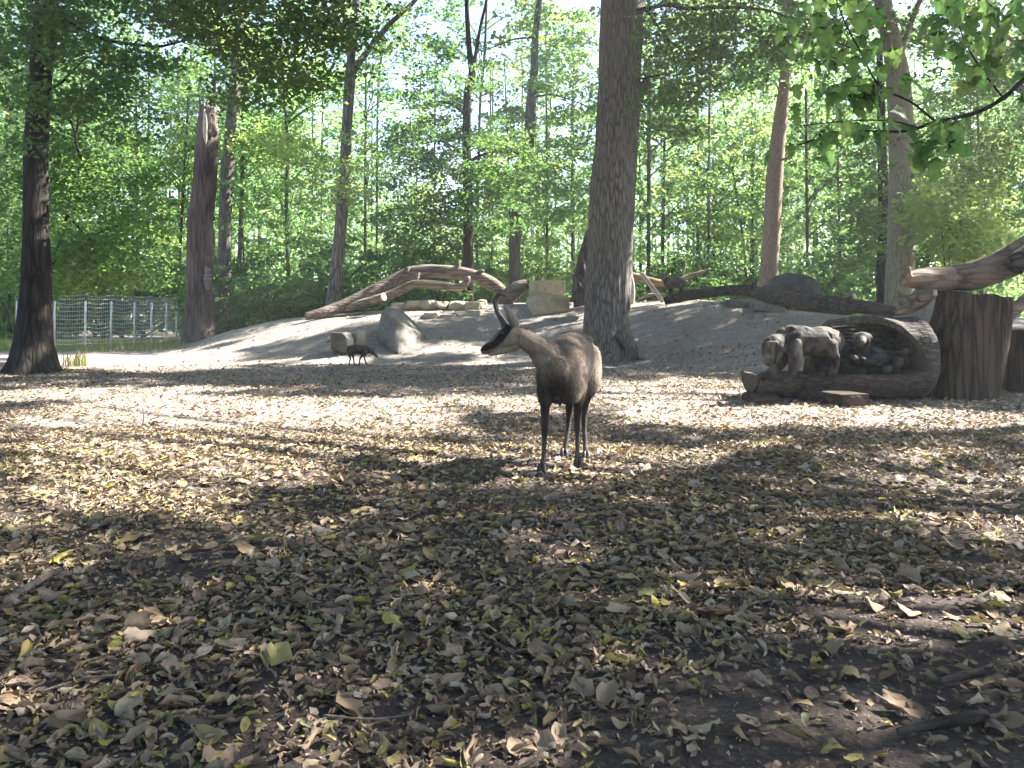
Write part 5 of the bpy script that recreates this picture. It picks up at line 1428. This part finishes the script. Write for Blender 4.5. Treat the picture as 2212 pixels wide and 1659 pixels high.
SH = []
rr = np.random.default_rng(8)
for k in range(20):
    SH.append(leaf_grid(6, 5, k, rr.choice([.5, 1.2, 1.8, 2.4, 2.9])*1.0, rr.normal(.05, .22), rr.uniform(.55, .85), rr.choice([0, 0, .1, .22])))
def rot_batch(n, r, tilt):
    az = r.uniform(0, 2*np.pi, n); tx = r.normal(0, tilt, n); ty = r.normal(0, tilt, n)
    ca, sa = np.cos(az), np.sin(az); cx_, sx_ = np.cos(tx), np.sin(tx); cy_, sy_ = np.cos(ty), np.sin(ty)
    Z0 = np.zeros(n); O = np.ones(n)
    Rz = np.array([[ca, -sa, Z0], [sa, ca, Z0], [Z0, Z0, O]]).transpose(2, 0, 1)
    Rx = np.array([[O, Z0, Z0], [Z0, cx_, -sx_], [Z0, sx_, cx_]]).transpose(2, 0, 1)
    Ry = np.array([[cy_, Z0, sy_], [Z0, O, Z0], [-sy_, Z0, cy_]]).transpose(2, 0, 1)
    return Rz@Rx@Ry
def density(x, y):
    n = fbm(np.stack([x*1.5, y*1.5, np.zeros_like(x)], -1), 4, 71)
    return np.clip(.72+1.2*n, .25, 1)
def sample_ground(n, y0, y1, r, pad=.35, dens=True):
    out = []
    while sum(len(o) for o in out) < n:
        m = 20000
        y = np.sqrt(r.uniform(y0**2, y1**2, m)); x = r.uniform(-1, 1, m)*(.637*y+pad)
        k = (r.uniform(0, 1, m) < density(x, y)) if dens else np.ones(m, bool)
        out.append(np.stack([x[k], y[k]], 1))
    return np.concatenate(out)[:n]
r = np.random.default_rng(123)
# the 300 largest to the eye: one object each, children of the ground
near = sample_ground(300, 1.62, 2.75, r, .0)
SHF = [leaf_grid(7, 5, 200+k, float(rr.choice([.15, .4, .7, 1.1])), float(rr.normal(.05, .15)), float(rr.uniform(.65, .95)), float(rr.choice([0, .12, .2]))) for k in range(10)]
LM = []
for k in range(20):
    V, Q, T3 = SHF[k//2] if k % 2 else SH[k]
    me = mk_mesh('fallen_leaf', V, [Q, T3], {'rnd': np.zeros(len(V))}, True); me.materials.append(MAT['litter']); LM.append(me)
for k in range(300):
    x, y = near[k]; s = float(np.clip(r.lognormal(math.log(.058), .32), .032, .105))
    o = mk_obj('fallen_leaf', LM[int(r.integers(0, 20))], None, ground)
    o.location = (x, y, float(ground_h(x, y))+s*.13+.006); o.scale = (s, s, s)
    o.rotation_euler = (r.normal(0, .3), r.normal(0, .3), r.uniform(0, 6.28))
def litter(n, y0, y1, s_med, s_sig, shapes, r, lift, tilt, zfun=ground_h, pts=None):
    p = sample_ground(n, y0, y1, r) if pts is None else pts
    n = len(p)
    s = np.clip(r.lognormal(math.log(s_med), s_sig, n), s_med*.35, s_med*2.1)
    z = zfun(p[:, 0], p[:, 1])+s*lift+r.uniform(0, .012, n)
    R = rot_batch(n, r, tilt); kind = r.integers(0, len(shapes), n)
    b = MB()
    for k, (V, Q, T3) in enumerate(shapes):
        sel = np.where(kind == k)[0]
        if not len(sel): continue
        W = np.einsum('nij,vj->nvi', R[sel], V)*s[sel][:, None, None]+np.stack([p[sel, 0], p[sel, 1], z[sel]], 1)[:, None, :]
        m = len(V); o = (np.arange(len(sel))*m)[:, None, None]
        fs = [(Q[None]+o).reshape(-1, 4)]
        if T3 is not None: fs.append((T3[None]+o).reshape(-1, 3))
        b.add(W.reshape(-1, 3), fs, rnd=np.repeat(r.uniform(0, 1, len(sel)), m))
    return b
pn = sample_ground(46000, 1.35, 8.5, r); pn = pn[r.uniform(0, 1, len(pn)) < np.interp(pn[:, 1], [4.2, 8.3], [1, 0])]
b = litter(0, 0, 0, .032, .50, SH, r, .12, .32, pts=pn)
o = b.build('leaf_litter', MAT['litter'], smooth=True); tag(o, 'dry curled fallen leaves covering the shaded foreground soil', 'leaf litter', kind='stuff')
pn = sample_ground(1350, 2.5, 6.0, r, .2, False)
b = litter(0, 0, 0, .066, .22, SHF, r, .16, .22, pts=pn)
o = b.build('leaf_litter', MAT['litter'], smooth=True); tag(o, 'larger broad fallen leaves lying loose on top of the litter', 'leaf litter', kind='stuff')
SH2 = []
for k in range(12):
    V, Q, T3 = leaf_grid(4, 3, 50+k, rr.choice([.3, .9, 1.6]), rr.normal(.05, .25), rr.uniform(.55, .9)); SH2.append((V[:-3], Q, None))
pn = sample_ground(68000, 4.0, 15.2, r); pn = pn[r.uniform(0, 1, len(pn)) < np.interp(pn[:, 1], [4.0, 7.5, 12, 15.2], [0, 1, .9, .45])]
b = litter(0, 0, 0, .036, .42, SH2, r, .10, .30, terrain, pn)
o = b.build('leaf_litter', MAT['litter_far'], smooth=True); tag(o, 'dry fallen leaves spread across the open yard as far as the mound', 'leaf litter', kind='stuff')
SH3 = []
for k in range(8):
    V, Q, T3 = leaf_grid(3, 2, 90+k, .01, rr.normal(.1, .3), rr.uniform(.5, .9)); SH3.append((V[:-3], Q, None))
b = litter(60000, 1.35, 7.0, .016, .45, SH3, r, .1, .45)
o = b.build('leaf_fragments', MAT['litter']); tag(o, 'small crumbled leaf fragments scattered over the dark soil', 'leaf litter', kind='stuff')

# leaves and pebbles caught on the mound
m = 2600; u_ = r.uniform(380, 2200, m); d_ = r.uniform(15, 21, m); mp = np.stack([(u_-CX)/F*d_, d_], 1)
b = litter(m, 0, 0, .045, .35, SH2, r, .1, .3, terrain, mp)
o = b.build('leaf_litter', MAT['litter_far'], smooth=True); tag(o, 'sparse dry leaves blown over the sandy mound', 'leaf litter', kind='stuff')
m = 700; u_ = r.uniform(380, 2100, m); d_ = r.uniform(14.6, 21, m); pb = np.stack([(u_-CX)/F*d_, d_], 1); pz = terrain(pb[:, 0], pb[:, 1]); sz = r.lognormal(math.log(.014), .5, m)
oc = np.array([[1, 0, 0], [-1, 0, 0], [0, 1, 0], [0, -1, 0], [0, 0, .7], [0, 0, -.7]], float); of = np.array([[0, 2, 4], [2, 1, 4], [1, 3, 4], [3, 0, 4], [2, 0, 5], [1, 2, 5], [3, 1, 5], [0, 3, 5]])
PV = (oc[None]*r.uniform(.6, 1.4, (m, 6, 3)))*sz[:, None, None]+np.stack([pb[:, 0], pb[:, 1], pz], 1)[:, None]
o = MB().add(PV.reshape(-1, 3), (of[None]+(np.arange(m)*6)[:, None, None]).reshape(-1, 3)).build('pebbles', MAT['rock_grey']); tag(o, 'small pebbles and clods scattered over the sandy mound', 'pebbles', kind='stuff')

# larger twigs on the ground
def twig(label, rows, mat, seed):
    pts = []
    for (px, py, w) in rows:
        dd = F*EYE/(py-HY); pts.append([*P(px, py, dd)[:2], 0, M(w, dd)*.5])
    pts = np.array(pts); pts[:, 2] = ground_h(pts[:, 0], pts[:, 1])+pts[:, 3]*.9+.018
    q = spline(pts, 24)
    V, Fc = tube(q[:, :3], q[:, 3], 8, True, bark_relief(.15, 2, 20, seed, big=.15))
    o = build('twig', V, Fc, MAT[mat], None, None, True, q[0, :3]); tag(o, label, 'twig')
twig('pale stick lying at the left edge among the leaves', [(15, 1318, 20), (55, 1290, 17), (105, 1258, 15), (132, 1246, 7)], 'wood_log', 1)
twig('thin grey twig lying in front left of the chamois', [(596, 1352, 5), (620, 1325, 5), (645, 1296, 3)], 'wood_grey', 2)
twig('dark short stick near the right edge in the foreground', [(2030, 1500, 16), (2080, 1488, 20), (2122, 1478, 17)], 'wood_dark', 3)
twig('dark thicker stick in the bottom right corner', [(1940, 1612, 14), (2020, 1600, 22), (2080, 1590, 26), (2130, 1575, 20)], 'wood_dark', 4)
twig('thin pale twig in the lower left foreground', [(90, 1505, 4), (180, 1478, 5), (260, 1468, 4)], 'wood_grey', 5)
twig('long thin twig at the bottom in front of the left half', [(700, 1560, 4), (800, 1568, 5), (900, 1556, 4)], 'wood_log', 6)
# thin upright stem
t = F*EYE/(918-HY); pp = P(309, 918, t); pp[2] = 0
q = spline(np.array([[*pp, .007], [pp[0]+.005, pp[1], .08, .006], [pp[0]-.004, pp[1], .155, .003]]), 8)
V, Fc = tube(q[:, :3], q[:, 3], 6); tag(build('dry_stalk', V, Fc, MAT['wood_log'], None, None, True, pp), 'single dry upright stalk on the sunny ground at the left', 'stalk')

# ------------------------------------------------------------------ overhanging branch near the camera
d = 3.3
br = thing('overhanging_branch', 'near leafy branch with a dark curved stem and broad green leaves, upper right', 'branch', P(2212, 172, d))
BR = [[(2330, 90, 14), (2262, 135, 12), (2212, 172, 10.5), (2167, 212, 9.5), (2107, 244, 8.5), (2023, 264, 7.5), (1983, 276, 6.5), (1951, 284, 5.5), (1847, 284, 4), (1767, 300, 3.2), (1727, 312, 2.2), (1700, 308, 1.4)],
      [(2023, 264, 6), (1967, 220, 5), (1899, 184, 4.5), (1859, 112, 4), (1823, 44, 3), (1800, -20, 2.5)],
      [(1985, 276, 4), (1927, 262, 3.5), (1847, 260, 3), (1727, 272, 2)],
      [(1899, 184, 3.5), (1850, 186, 3), (1807, 182, 2)],
      [(2023, 264, 4), (2020, 285, 3), (1990, 304, 2)],
      [(2167, 212, 4), (2120, 150, 3.2), (2080, 80, 2.6), (2060, 0, 2)],
      [(2262, 135, 5), (2200, 60, 4), (2150, 20, 3), (2090, -30, 2)],
      [(1859, 112, 3), (1800, 90, 2.4), (1730, 70, 1.8), (1690, 62, 1.2)]]
tips = []
for k, rows in enumerate(BR):
    dd = d+[0, .1, -.12, .15, -.05, .2, -.1, .25][k]
    q = spline(px_path(rows, dd) if k else px_path(rows, d), 44)
    V, Fc = tube(q[:, :3], np.maximum(q[:, 3], .0012), 8, True, bark_relief(.1, 2, 30, k))
    build('stem' if k == 0 else 'twig', V, Fc, MAT['bark_dark'], br, smooth=True)
    tips += [p for p in q[10::1, :3]]
tips = np.array(tips)
def maple(seed):
    r = np.random.default_rng(seed)
    n = 30; th = np.linspace(-np.pi*.93, np.pi*.93, n)
    rad = .40+.15*np.cos(3*th)*(np.abs(th) < 2.3)+.06*np.cos(9*th)+.10*np.cos(th)
    x = rad*np.cos(th)+.42; y = rad*np.sin(th)*1.05
    out = np.stack([x, y, np.zeros(n)], 1); mid = out*np.array([.55, .55, 1])+np.array([.12, 0, 0])
    V = np.vstack([[[0, 0, 0]], mid, out]); V[:, 2] = -.35*(V[:, 0]-.3)**2+.22*np.abs(V[:, 1])+r.normal(0, .012, len(V))-.25*V[:, 1]**2
    i = np.arange(n-1)
    T = np.stack([np.zeros(n-1, int), 1+i, 2+i], -1); Q = np.stack([1+i, 1+n+i, 2+n+i, 2+i], -1)
    k = len(V); V = np.vstack([V, [[0, .012, 0], [0, -.012, 0], [-.45, 0, .06]]])
    return mk_mesh('leaf', V, [T, Q, np.array([[k, k+1, k+2]])], {'rnd': np.zeros(len(V))}, True)
MM = [maple(k) for k in range(5)]
for m in MM: m.materials.append(MAT['leaf_near'])
r = np.random.default_rng(64)
spots = []
for k in range(170):
    p = tips[int(r.integers(0, len(tips)))]+r.normal(0, 1, 3)*[.05, .10, .035]-[0, 0, .02]
    spots.append(p)
for (a, b_, rx, ry, n) in [(2080, 60, 140, 70, 26), (1760, 60, 70, 70, 14), (1860, 50, 80, 60, 12), (2180, 120, 50, 80, 10), (1760, 200, 50, 50, 8)]:
    for k in range(n):
        spots.append(P(a+r.uniform(-rx, rx), b_+r.uniform(-ry, ry), d+r.uniform(-.3, .5)))
for p in spots:
    o = mk_obj('leaf', MM[int(r.integers(0, 5))], None, br)
    o.location = tuple(np.array(p)-np.array(br.location)); s = float(r.uniform(.055, .098)); o.scale = (s, s, s)
    o.rotation_euler = (r.normal(0, .45), r.uniform(.4, 1.35), r.uniform(0, 6.28))
HAZE_D = .0012

# ------------------------------------------------------------------ thin volume added to wash out the background like lens glare
hv = np.array([[x, y, z] for x in (-95, 95) for y in (-12, 110) for z in (-1.2, 27)], float)
hf = np.array([[0, 1, 3, 2], [4, 6, 7, 5], [0, 4, 5, 1], [2, 3, 7, 6], [0, 2, 6, 4], [1, 5, 7, 3]])
m, nt, out = newmat('glare_haze')
pv = N(nt, 'ShaderNodeVolumePrincipled'); pv.inputs['Color'].default_value = (.93, .97, 1.0, 1); pv.inputs['Density'].default_value = HAZE_D; pv.inputs['Anisotropy'].default_value = .35
nt.links.new(pv.outputs[0], out.inputs['Volume'])
hz_o = build('glare_haze', hv, hf, m); tag(hz_o, 'thin bright veil added over the wood in place of lens glare', 'glare_haze', kind='stuff')

# a thing of a single piece is that mesh itself (one_child)
for e in [o for o in list(COL.objects) if o.type == 'EMPTY' and len(o.children) == 1]:
    c = e.children[0]; nm = e.name; loc = e.location.copy()
    props = {k: e[k] for k in ('label', 'category', 'group', 'kind') if k in e}
    c.parent = None; c.location = loc+c.location
    bpy.data.objects.remove(e); c.name = nm
    for k, v_ in props.items(): c[k] = v_
